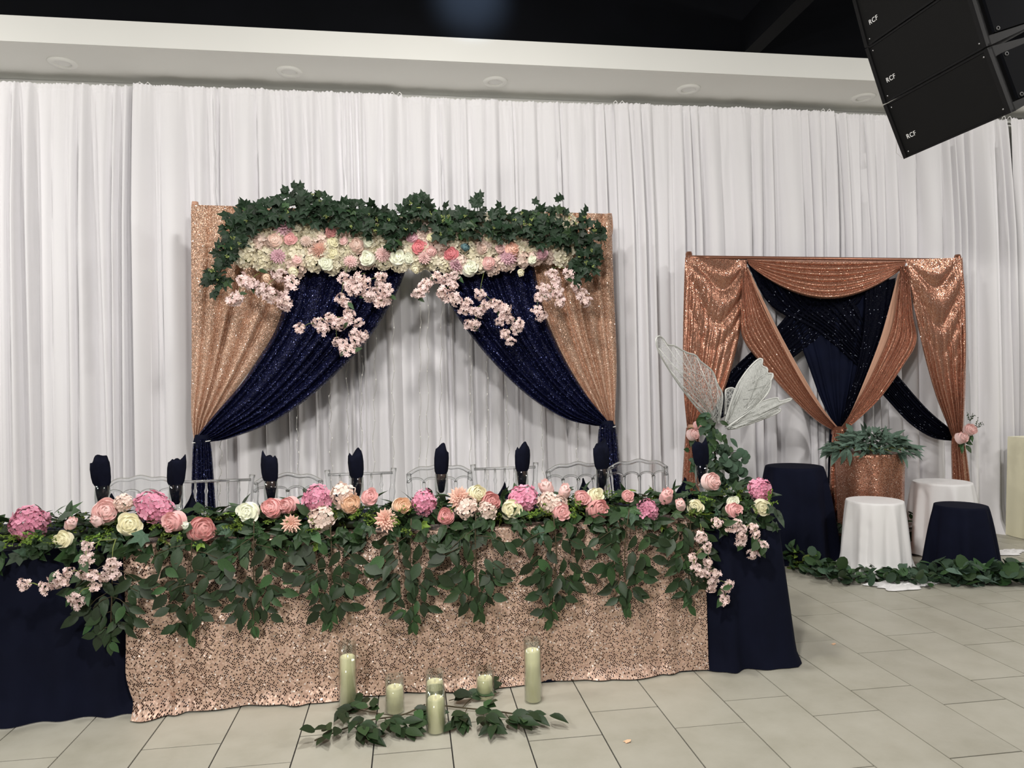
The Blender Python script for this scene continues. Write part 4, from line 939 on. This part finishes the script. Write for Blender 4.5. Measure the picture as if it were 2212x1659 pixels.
# navy layers behind
r = thing('navy_sheer_panel', 'dark navy sheer panel filling the opening under the copper swag', 'curtain', Qb)
part_cloth(r, 'cloth', [(1634, 570), (1690, 660), (1735, 760), (1772, 860), (1806, 925)], [(1930, 570), (1904, 660), (1868, 760), (1842, 860), (1818, 925)], 90, 30, 9, 51, QY+.0, (1., 2.), 'navy_sheer', .02)
for lab, A, B, tail, seed in (
  ('black-navy sequin drape crossing from under the swag to the tie behind the fairy wings', [(1760, 566), (1730, 640), (1665, 720), (1590, 790), (1540, 850), (1490, 918)], [(1930, 566), (1850, 660), (1730, 760), (1650, 820), (1580, 890), (1500, 930)], None, 61),
  ('black-navy sequin drape crossing to the tie with pink roses near the ivory table', [(1790, 566), (1850, 660), (1910, 770), (1960, 835), (2010, 890), (2068, 938)], [(1612, 566), (1665, 660), (1770, 720), (1860, 800), (1915, 862), (1965, 915), (2015, 946), (2062, 953)], None, 63)):
    r = thing('navy_cross_drape', lab, 'curtain', Qb, 'crossing navy drapes')
    part_cloth(r, 'cloth', A, B, 100, 50, 9, seed, QY-.005 if seed == 61 else QY-.01, (1.0, 2.4), 'sequin_black', .025)
r = thing('navy_knot_drape', 'black-navy glittering drape running down to the centre knot with a dark tail', 'curtain', Qb)
part_cloth(r, 'cloth', [(1868, 620), (1866, 700), (1852, 790), (1832, 860), (1812, 926)], [(1935, 600), (1925, 690), (1895, 770), (1860, 850), (1822, 930)], 60, 36, 6, 71, QY-.035, (.6, 1.6), 'sequin_black', .02)
cloth('tail', knot_tail(1802, 928, 10, 1800, 1150, 16, QY-.03, '', 72, 4), 'navy_cloth', r, Qb)
for lab, A, B, LA, LB, seed, Yk in (
  ('copper sequin drape sweeping from beside the fairy wings to the centre knot', [(1615, 575), (1640, 640), (1672, 705), (1722, 800), (1765, 870), (1814, 928)], [(1604, 600), (1600, 690), (1608, 738), (1652, 795), (1702, 852), (1760, 906), (1806, 934)],
   [(1617, 580), (1650, 650), (1690, 730), (1740, 820), (1780, 885), (1814, 928)], [(1613, 580), (1643, 650), (1680, 728), (1728, 818), (1772, 884), (1811, 928)], 81, QY-.075),
  ('copper sequin drape sweeping from the right hand knot of the swag to the centre knot', [(1944, 575), (1938, 640), (1924, 715), (1888, 800), (1850, 870), (1814, 930)], [(1962, 575), (1972, 680), (1980, 738), (1950, 792), (1902, 860), (1852, 908), (1820, 934)],
   [(1940, 590), (1914, 690), (1897, 745), (1868, 820), (1838, 890), (1814, 928)], [(1952, 590), (1936, 690), (1922, 735), (1884, 815), (1846, 885), (1816, 930)], 83, QY-.085)):
    r = thing('copper_cross_drape', lab, 'curtain', Qb, 'copper drapes meeting at the knot')
    part_cloth(r, 'cloth', A, B, 90, 50, 9, seed, Yk, (.9, 1.8), 'sequin_copper', .04, yfun=lambda v: 1-.5*v)
    part_cloth(r, 'lining_edge', LA, LB, 12, 30, 2, seed+1, Yk-.022 if seed == 81 else Yk+.012, (.1, 1.6), 'lining_peach', .012)
r = thing('copper_knot_tail', 'copper sequin tail hanging from the centre knot beside the copper pedestal', 'curtain', Qb)
cloth('cloth', knot_tail(1812, 930, 13, 1812, 1190, 24, QY-.13, '', 91, 6), 'sequin_copper', r, Qb)
MB().lathe([(.04, -.05), (.062, -.01), (.055, .03), (.03, .05)], seg=14, fn=lambda q, z, a: q*(1+.1*math.sin(6*a))).build('knot', 'sequin_copper', r, at(1812, 934, QY-.12)-Vector(Qb))
def tie_flowers(lab, blooms, Y, sprig):
    p = at(blooms[0][0], blooms[0][1], Y); r = thing('tie_flowers', lab, 'flowers', p, None); R = random.Random(len(lab))
    for x, y, d in blooms:
        q = at(x, y, Y-.03)-p; ob('rose', PEONY[0] if d > 22 else ROSE[0], r, M4=place(q, axisframe((R.uniform(-.4, .4), -1, .3), R.uniform(0, 6)), d/2/FPX*Y*1.05), m=PM['pink' if d < 24 else 'pale'])
    for x, y in sprig:
        ob('sprig', SPRIG[0], r, M4=place(at(x, y, Y)-p, frame(Vector((R.uniform(-.5, .5), -.2, 1)), Vector((0, -1, .2))), .09), m='leaf_mid')
    for k in range(7):
        x, y, d = R.choice(blooms); ob('leaf', LEAF[k % 3], r, M4=place(at(x+R.uniform(-12, 12), y+R.uniform(5, 16), Y)-p, frame(Vector((R.uniform(-1, 1), -.3, -.5)), Vector((0, -1, .3))), .08), m='leaf_mid')
tie_flowers('two pink roses tied to the copper drape beside the fairy wings', [(1498, 938, 30), (1507, 918, 22)], 5.54, [(1520, 915)])
tie_flowers('pink roses with a pale sprig tied to the copper drape near the ivory table', [(2078, 946, 30), (2096, 928, 30)], 5.54, [(2095, 910), (2108, 925)])

# ------------------------------------------------------------------ pedestals
def pedestal(name, lab, cx, cy, rt, h, rbx, m, seed, folds, amp, pool=0., zt_wob=0., group=None):
    R = random.Random(seed); n = 120; V = []; U = []
    ks = [(folds, R.uniform(0, 6), 1.), (folds*.62, R.uniform(0, 6), .6), (folds*1.7, R.uniform(0, 6), .35)]
    rows = [(0., 0), (.4, 0), (.85, 0), (.97, 0), (1., .004), (1., .03), (1., .08), (1., .18), (1., .32), (1., .48), (1., .64), (1., .8), (1., .92), (1., .98), (1., 1.)]
    for rr, v in rows:
        for k in range(n):
            a = 2*math.pi*k/n; f = sum(w3*math.sin(round(q)*a+p3) for q, p3, w3 in ks)/1.95
            sh = min(1, v*1.6)
            r_ = rt*rr+(rbx-rt)*v**.75+amp*v**.6*f*(1 if v > 0 else 0)
            if pool and v > .9: r_ += pool*(v-.9)/.1*(.7+.5*math.sin(3*a+seed)+.3*math.sin(7*a))
            z = h-(h-.004)*v
            if pool and v >= .98: z = .012+.010*math.sin(9*a+seed)+(.01 if v < 1 else 0)
            V.append((r_*math.cos(a), r_*math.sin(a), z)); U.append((a*rt, h-z if v > 0 else rr*rt*-1))
    o = ob(name, mk(name, V, gridfaces(n, len(rows), 0, True), m, uvs=U), None, (cx, cy, 0)); return tag(o, lab, 'pedestal', group)
def ctr(px, py, Y): return at(px, py, Y)
p = at(1715, 1005, 5.37); pedestal('navy_pedestal', 'tall round pedestal under a navy cloth beside the end of the head table', p[0], 5.37, .215, p[2]-.004, .30, 'navy_cloth', 1, 9, .045, group='navy covered pedestals')
p = at(1889, 1081, 4.92); pedestal('white_pedestal', 'white covered round pedestal with leaves around its hem before the copper pedestal', p[0], 4.92, .194, p[2]+.004, .235, 'white_cloth', 2, 11, .042, .08, group='white covered pedestals')
p = at(2075, 1091, 4.78); pedestal('navy_pedestal', 'short round pedestal under a navy cloth standing before the white one', p[0], 4.78, .172, p[2]+.002, .25, 'navy_cloth', 3, 9, .036, .02, group='navy covered pedestals')
p = at(2035, 1040, 5.32); pedestal('white_pedestal', 'white covered pedestal standing behind the short navy one', p[0], 5.32, .212, p[2], .27, 'white_cloth', 4, 10, .042, .03, group='white covered pedestals')
p = at(1877, 968, 5.38); pedestal('copper_pedestal', 'tall round pedestal wrapped in copper sequins with grey-green leaves on top', p[0], 5.38, .262, p[2]-.03, .235, 'sequin_copper', 5, 8, .026)
wr = thing('greenery_ring', 'bundle of grey-green leaves crowning the copper sequin pedestal', 'greenery', (p[0], 5.38, p[2]-.03)); R = random.Random(9)
for i in range(280):
    a = R.uniform(0, 6.283); rr = R.uniform(.05, .30); d = Vector((math.cos(a)*1.0, math.sin(a), 0)); z = .03+R.uniform(0, .19)*(1-rr/.36)+ (0 if rr < .25 else -R.uniform(0, .05))
    c = Vector((d.x*rr*1.08, d.y*rr*.95, z)); tip = d*R.uniform(.3, 1.2)+Vector((R.uniform(-.5, .5), R.uniform(-.5, .5), R.uniform(-.5, .8)-(.5 if rr > .26 else 0)))
    ob('leaf', NARROW[i % 2], wr, M4=place(c, frame(tip, Vector((R.uniform(-.5, .5), -.7, 1))), R.uniform(.09, .15)), m='leaf_grey')
mb = MB()
for k in range(14):
    a = k*.45; mb.tube([(.05*math.cos(a), .05*math.sin(a), .015), (.2*math.cos(a), .2*math.sin(a), .05), (.3*math.cos(a+.2), .28*math.sin(a+.2), .03)], .004, 4)
mb.build('stems', 'stem_green', wr)

def floor_garland(lab, path, n, seed, h=.07, wd=.09, mats=('leaf_eucalyptus', 'leaf_mid', 'leaf_dark'), roundp=.45, size=(.06, .1), z0=0.):
    R = random.Random(seed); P = [fl(*q) for q in path]; c = sum(P, Vector())/len(P); c.z = 0
    r = thing('eucalyptus_garland', lab, 'garland', c, 'leaf garlands on the floor by the pedestals')
    S = [Vector(q) for q in spline([tuple(q-c) for q in P], 60)]
    MB().tube([q+Vector((0, 0, .014)) for q in S], .006, 5).build('stem', 'stem_brown', r)
    for i in range(n):
        q = R.choice(S); x = R.gauss(0, wd*.5); y = R.gauss(0, wd*.6); z = .012+h*R.random()**1.5
        if R.random() < roundp: me, mm = ROUND, R.choice(['leaf_eucalyptus', 'leaf_eucalyptus', 'leaf_mid'])
        else: me, mm = LEAF[i % 3], R.choice(mats)
        tip = Vector((R.uniform(-1, 1), R.uniform(-1, .4), R.uniform(-.1, .7))); 
        ob('leaf', me, r, M4=place(q+Vector((x, y, z)), frame(tip, Vector((R.uniform(-.5, .5), -.5, 1))), R.uniform(*size)), m=mm)
    return r
floor_garland('leafy eucalyptus garland curled around the hem of the front white pedestal', [(1752, 1232), (1790, 1246), (1830, 1258), (1880, 1250), (1930, 1258), (1975, 1262), (2020, 1252)], 230, 1, .07, .10)
floor_garland('leafy eucalyptus garland along the foot of the short navy pedestal', [(2035, 1250), (2080, 1262), (2125, 1260), (2165, 1256), (2215, 1256)], 150, 2, .11, .09, ('leaf_grey', 'leaf_eucalyptus', 'leaf_mid'), .5, (.07, .12))
floor_garland('upright clump of dark leaves between the white pedestals', [(1965, 1195), (1980, 1190), (1998, 1192)], 70, 3, .30, .07, ('leaf_dark', 'leaf_mid'), .3)
floor_garland('small clump of fern on the floor between table end and tall navy pedestal', [(1700, 1228), (1722, 1230), (1738, 1232)], 40, 4, .14, .05, ('leaf_mid', 'leaf_bright'), .1)
floor_garland('dark leaves behind the front white pedestal against the copper one', [(1808, 1205), (1822, 1200)], 45, 5, .30, .05, ('leaf_dark', 'leaf_mid'), .4)
# scraps of white cloth on the floor
for i, (x, y, w2, lab) in enumerate(((2170, 1195, .12, 'crumpled scrap of white cloth on the tiles beyond the short navy pedestal'), (1950, 1266, .16, 'crumpled white cloth spread on the tiles under the eucalyptus garland'))):
    p = fl(x, y); R = random.Random(i+3); n = 40; V = []
    for j in range(8):
        for k in range(n):
            a = 2*math.pi*k/n; rr = j/7*w2*(1+.25*math.sin(3*a+i)+.12*math.sin(8*a)); V.append((rr*math.cos(a)*1.5, rr*math.sin(a)*.6, .004+(.014*abs(math.sin(5*a+j*.9))+R.uniform(0, .006))*(1 if j < 7 else .1)))
    o = ob('cloth_scrap', mk('cloth_scrap', V, gridfaces(n, 8, 0, True), 'white_cloth'), None, p); tag(o, lab, 'cloth')
# ivory covered table
ix = at(2186, 1000, 5.76)[0]; d = skirt(ix, ix+.9, 5.50, 5.80, at(2195, 948, 5.55)[2], ('left', 'front'), 6, .02, .04, 'ivory_cloth', .002)
cloth_ob('ivory_covered_table', d, 'ivory_cloth', 'high table under a plain ivory cloth reaching the floor by the white drape', 'table')

# ------------------------------------------------------------------ fairy wings on a leafy stand
WYY = 4.6; wb = at(1562, 945, WYY); z8 = lambda x, y: (1400+x/4.61, 700+y/4.61)
wg = thing('fairy_wings', 'pale glittery wire fairy wings on a leafy stand behind the head table', 'wings', (wb[0], WYY, 0))
W0 = wg.location
def wing(name, outl, Yf, base, seed, nv, m='wing_mesh', alpha=.5):
    P = [at(*z8(*q), Yf(q)) - W0 for q in outl]; C = at(*z8(*base), Yf(base))-W0; R = random.Random(seed)
    S = [Vector(q) for q in spline([tuple(q) for q in P], 80)]
    V = []; F = []
    for k in range(6):
        t = k/5
        for q in S: V.append(C*(1-t)+q*t+Vector((0, -.02*math.sin(math.pi*t), 0)))
    F = gridfaces(80, 6); me = mk('net', V, F, m); o = ob(name, me, wg)
    mb = MB().tube(S, .006, 6); 
    mb.build('rim', 'wing_wire', o)
    mb = MB()
    for k in range(nv):
        q = S[int((k+.5)/nv*79)]; mb.tube([C, (C+q)/2+Vector((R.uniform(-.02, .02), -.024, R.uniform(-.02, .02))), q], .0022, 4)
    for k in range(nv*2):
        i, j = R.randrange(80), R.randrange(80); a1, b1 = R.uniform(.35, .95), R.uniform(.35, .95); a2 = C*(1-a1)+S[i]*a1; b3 = C*(1-b1)+S[(i+R.randrange(-16, 16)) % 80]*b1
        mb.tube([a2+Vector((0, -.022, 0)), b3+Vector((0, -.022, 0))], .0014, 3)
    mb.build('veins', 'wing_wire', o)
m, nt, b = nodes('wing_net')
vo = N(nt, 'ShaderNodeTexVoronoi', feature='DISTANCE_TO_EDGE'); vo.inputs['Scale'].default_value = 45; tcn = N(nt, 'ShaderNodeTexCoord'); nt.links.new(tcn.outputs['Object'], vo.inputs['Vector'])
cr = ramp(nt, vo.outputs['Distance'], [(.0, (.65, .65, .65)), (.2, (.20, .20, .20))]); nt.links.new(cr, b.inputs['Alpha'])
nz = N(nt, 'ShaderNodeTexNoise'); nz.inputs['Scale'].default_value = 300; c2 = ramp(nt, nz.outputs[0], [(.4, (.50, .51, .49)), (.7, (.75, .76, .74))]); nt.links.new(c2, b.inputs['Base Color']); b.inputs['Roughness'].default_value = .4
m, nt, b = nodes('wing_cloth')
nz = N(nt, 'ShaderNodeTexNoise'); nz.inputs['Scale'].default_value = 40; nz.inputs['Detail'].default_value = 8; c2 = ramp(nt, nz.outputs[0], [(.35, (.36, .37, .35)), (.7, (.56, .57, .54))]); nt.links.new(c2, b.inputs['Base Color']); b.inputs['Roughness'].default_value = .6
wing('upper_wing', [(600, 940), (510, 860), (350, 660), (240, 500), (130, 320), (80, 190), (85, 135), (115, 120), (150, 150), (190, 205), (260, 215), (330, 255), (400, 290), (470, 310), (520, 370), (560, 400), (620, 450), (655, 500), (690, 600), (735, 680), (740, 770), (720, 900), (700, 985)], lambda q: WYY-.35*(700-q[0])/620, (690, 990), 1, 14, 'wing_net')
wing('lower_wing', [(770, 900), (775, 830), (770, 680), (790, 645), (850, 640), (900, 700), (880, 800), (800, 960)], lambda q: WYY+.12, (760, 985), 2, 5, 'wing_net')
wing('upper_wing', [(765, 1000), (790, 900), (870, 650), (950, 510), (1040, 400), (1110, 345), (1140, 355), (1135, 415), (1185, 440), (1190, 490), (1235, 490), (1245, 520), (1225, 560), (1220, 620), (1190, 690), (1130, 760), (1060, 830), (940, 930), (800, 1030)], lambda q: WYY-.02-.12*(q[0]-760)/500, (765, 1025), 3, 12, 'wing_cloth')
wing('lower_wing', [(785, 1030), (880, 960), (980, 890), (1040, 830), (1110, 785), (1200, 750), (1290, 735), (1310, 770), (1420, 740), (1420, 758), (1310, 805), (1290, 840), (1320, 850), (1290, 885), (1130, 950), (900, 1030), (790, 1048)], lambda q: WYY-.05-.10*(q[0]-760)/650, (770, 1042), 4, 8, 'wing_cloth')
MB().tube([(0, .02, .0), (0, .02, wb[2]+.02)], .016, 10).build('stand_pole', 'pole_white', wg)
MB().lathe([(0, .012), (.14, .012), (.15, .006), (.15, 0)], seg=28).build('stand_base', 'pole_white', wg, (0, .02, 0))
MB().tube([(-.06, 0, wb[2]-.10), (.08, -.03, wb[2]-.10)], .014, 8).build('clamp', 'steel', wg)
eg = thing('stand_greenery', 'trailing eucalyptus and ruscus leaves wrapped around the stand of the fairy wings', 'greenery', (wb[0], WYY-.05, .75)); E0 = eg.location; R = random.Random(17)
E = spline([(1532, 900), (1540, 940), (1545, 985), (1553, 1020), (1560, 1055)], 40)
MB().tube([at(q[0], q[1], WYY-.04)-E0 for q in E[::4]], .006, 5).build('stem', 'stem_brown', eg)
for i in range(150):
    q = R.choice(E); t = (q[1]-900)/155; x = q[0]+R.gauss(0, 8+20*t); y = q[1]+R.gauss(0, 10)
    if i > 118: x, y = R.uniform(1488, 1535), R.uniform(960, 1012)
    rd = (t > .45 and x > 1550)
    ob('leaf', ROUND if rd else LEAF[i % 3], eg, M4=place(at(x, y, WYY-.08+R.uniform(-.05, .05))-E0, frame(Vector((R.uniform(-1, 1), -.3, R.uniform(-1, .5))), Vector((R.uniform(-.5, .5), -1, R.uniform(0, .6)))), R.uniform(.055, .085)), m='leaf_eucalyptus' if rd or R.random() < .4 else 'leaf_mid')
for i, (x, y) in enumerate(((1590, 975), (1602, 986), (1578, 985), (1585, 1000), (1588, 1018), (1598, 984), (1575, 1025))):
    ob('leaf', ROUND, eg, M4=place(at(x, y, WYY-.1)-E0, frame(Vector((1, -.1, R.uniform(-.4, .4))), Vector((0, -1, R.uniform(.0, .4)))), .06))

# ------------------------------------------------------------------ candles and floor branches
def candle(px, py, hpx, gpx, wpx, lab, grp):
    b3 = fl(px, py+2); Y = b3[1]; h = hpx/FPX*Y; g = gpx/FPX*Y; r2 = wpx/2/FPX*Y
    b3.y += r2
    gl = thing('glass_cylinder', 'clear glass cylinder around '+lab, 'candle holder', b3, grp)
    MB().lathe([(0, .0), (r2+.003, .0), (r2+.004, .004), (r2+.004, g), (r2+.002, g), (r2+.0015, .006), (0, .006)], seg=36).build('glass_wall', 'glass_clear', gl)
    c = thing('pillar_candle', lab, 'candle', b3+Vector((0, 0, .0065)), 'pillar candles on the floor'); rr = r2-.002
    MB().lathe([(0, 0), (rr, 0), (rr, h-.012), (rr-.004, h-.007), (rr-.009, h-.010), (.008, h-.016), (0, h-.016)], seg=36, fn=lambda q, z, a: q*(1+.01*math.sin(3*a))).build('wax', 'wax_ivory', c)
    MB().lathe([(.004, 0), (.005, .008), (.003, .018), (0, .026)], seg=8).build('flame_tip', 'wick', c, (0, 0, h-.017))
G = 'glass cylinders on the floor'
candle(751, 1538, 114, 142, 34, 'the tall ivory pillar candle standing against the sequin cloth hem', G)
candle(853, 1545, 56, 78, 37, 'the short ivory pillar candle behind the leafy branch', G)
candle(941, 1536, 60, 80, 37, 'the short ivory pillar candle half hidden by another candle', G)
candle(943, 1588, 75, 96, 38, 'the ivory pillar candle standing between the two leafy branches', G)
candle(1050, 1514, 46, 66, 36, 'the short ivory pillar candle behind the other leafy branch', G)
candle(1155, 1520, 114, 138, 35, 'the tall ivory pillar candle on open tiles', G)
def branch(lab, spine, sub, seed, n):
    R = random.Random(seed); P = [fl(*q) for q in spine]; c = P[0].copy()
    r = thing('leafy_branch', lab, 'branch', c, 'leafy branches among the candles'); st = MB(); pts = [Vector(q) for q in spline([tuple(p-c) for p in P], 30)]
    st.tube([p+Vector((0, 0, .012)) for p in pts], [.0035]*30, 5); ends = [pts]
    for s in sub:
        q = [Vector(v) for v in spline([tuple(fl(*t)-c) for t in s], 14)]; st.tube([p+Vector((0, 0, .014)) for p in q], .002, 4); ends.append(q)
    st.build('stem', 'stem_brown', r)
    for i in range(n):
        e = R.choice(ends); k = R.randrange(len(e)//3, len(e)); p = e[k]; d = (e[k]-e[k-1]).normalized()
        tip = d+Vector((R.uniform(-1, 1), R.uniform(-1, .5), R.uniform(-.1, .25))); ob('leaf', LEAF[i % 3], r, M4=place(p+Vector((R.uniform(-.02, .02), R.uniform(-.03, .01), R.uniform(.014, .05))), frame(tip, Vector((R.uniform(-.5, .5), -.5, 1))), R.uniform(.07, .095)), m='leaf_dark' if R.random() < .8 else 'leaf_mid')
branch('leafy green branch lying beside the tall candle that stands against the cloth hem', [(918, 1528), (870, 1550), (800, 1562), (740, 1582), (680, 1606)], [[(850, 1553), (800, 1545), (760, 1540), (735, 1556)], [(830, 1558), (850, 1575), (880, 1582)], [(870, 1550), (900, 1552), (925, 1556)], [(760, 1575), (790, 1590), (806, 1596)]], 1, 62)
branch('leafy green branch lying beside the tall candle that stands on open tiles', [(958, 1530), (1000, 1535), (1050, 1540), (1110, 1548), (1180, 1562)], [[(1000, 1534), (1020, 1515), (1055, 1498), (1075, 1485)], [(1010, 1536), (1000, 1555), (985, 1575)], [(1040, 1540), (1050, 1565), (1065, 1590)], [(1090, 1545), (1105, 1565), (1130, 1578)], [(970, 1520), (990, 1515), (1005, 1512)]], 2, 62)
for x, y, lab in ((1352, 1607, 'pale petal lying on the open tiles before the table'), (1800, 1394, 'tiny pale petal lying in the shadow beside the table end')):
    V = [(.0, 0, .002), (.02, .004, .006), (.026, .014, .009), (.012, .02, .007), (-.008, .014, .004), (.0, .01, .003)]
    s = 1 if x < 1500 else .8; tag(ob('fallen_petal', mk('fallen_petal', [tuple(c*s for c in v) for v in V], [(0, 1, 5), (1, 2, 3, 5), (5, 3, 4)], 'petal_peach'), None, fl(x, y)), lab, 'petal')

# ------------------------------------------------------------------ hanging loudspeakers
SW, SH, SD = .70, .322, .42
def text_mesh(s, size):
    cu = bpy.data.curves.new('logo_text', 'FONT'); cu.body = s; cu.size = size; cu.extrude = .0012; cu.align_x = 'CENTER'; cu.align_y = 'CENTER'; cu.space_character = 1.12
    o = bpy.data.objects.new('logo_text', cu); COL.objects.link(o); dg = bpy.context.evaluated_depsgraph_get(); me = bpy.data.meshes.new_from_object(o.evaluated_get(dg)); bpy.data.objects.remove(o); me.materials.clear(); me.materials.append(MATS['logo_white']); return me
LOGO = text_mesh('RCF', .036)
yaw = -1.522; rx = Vector((math.cos(yaw), math.sin(yaw), 0)); nx_ = Vector((math.sin(yaw), -math.cos(yaw), 0)); uz = Vector((0, 0, 1))
cpos = Vector((2.768, 3.368, 2.822)); tops = None
for i, tilt in enumerate((.40, .335, .27, .2)):
    n2 = nx_*math.cos(tilt)-uz*math.sin(tilt); u2 = uz*math.cos(tilt)+nx_*math.sin(tilt)
    if i == 0: c = cpos
    else: c = tops+u2*(SH/2+.006)
    tops = c+u2*SH/2
    if i == 3: break
    r = thing('loudspeaker', ('black line-array loudspeaker with white lettering, lowest of the hanging stack', 'black line-array loudspeaker with white lettering, middle of the hanging stack', 'black line-array loudspeaker with white lettering, highest of the hanging stack')[i], 'speaker', c, 'hanging loudspeaker stack')
    r.matrix_world = Matrix.Translation(c) @ Matrix((rx, -n2, u2)).transposed().to_4x4()   # local x right, y into the box, z up
    V = [(sx*SW/2, 0.0, sz*SH/2) for sx in (-1, 1) for sz in (-1, 1)]+[(sx*SW/2, SD, sz*SH*.36) for sx in (-1, 1) for sz in (-1, 1)]
    F = [(0, 1, 3, 2), (4, 6, 7, 5), (0, 4, 5, 1), (2, 3, 7, 6), (0, 2, 6, 4), (1, 5, 7, 3)]
    ob('cabinet', mk('cabinet', V, F, 'speaker_black', False), r)
    f = MB()
    for sx in (-1, 1): f.box((sx*(SW/2-.012), -.006, 0), (.024, .03, SH))
    for sz in (-1, 1): f.box((0, -.004, sz*(SH/2-.005)), (SW, .02, .010))
    f.build('front_frame', 'speaker_black', r, smooth=False)
    MB().box((0, -.004, 0), (SW-.05, .014, SH-.022)).build('grille', 'grille_black', r, smooth=False)
    sp2 = MB().box((SW/2+.008, .16, 0), (.016, .26, SH*.7)); sp2.build('side_plate', 'black_paint', r, smooth=False)
    for (yy, zz) in ((.05, .10), (.05, -.10), (.27, .07), (.27, -.07)):
        MB().lathe([(.006, 0), (.010, 0), (.010, .004), (.006, .004)], seg=14).build('rigging_bolt', 'bolt_grey', r, M4=Matrix.Translation((SW/2+.016, yy, zz)) @ Matrix.Rotation(math.pi/2, 4, 'Y'))
    for sx in (-1, 1):
        for sz in (-1, 1): MB().lathe([(0, .004), (.004, .003), (.005, 0)], seg=8).build('screw', 'steel', r, M4=Matrix.Translation((sx*(SW/2-.04), -.011, sz*(SH/2-.03))) @ Matrix.Rotation(math.pi/2, 4, 'X'))
    ob('logo', LOGO, r, M4=Matrix.Translation((-SW/2+.10, -.012, -.055)) @ Matrix.Rotation(math.pi/2, 4, 'X'))
    if i == 0:
        MB().tube([(-SW/2+.012, .0, -SH/2+.03), (-SW/2-.02, -.01, -SH/2+.01), (-SW/2-.035, -.02, -SH/2+.05), (-SW/2-.01, -.01, -SH/2+.11), (-SW/2+.005, 0, -SH/2+.12)], .0012, 4).build('loose_wire', 'wire_silver', r)
    if i == 2:
        for sx in (-1, 1): MB().tube([(sx*.3, .1, SH/2), (sx*.3, .1, SH/2+1.9)], .012, 8).build('hanging_bar', 'black_paint', r)
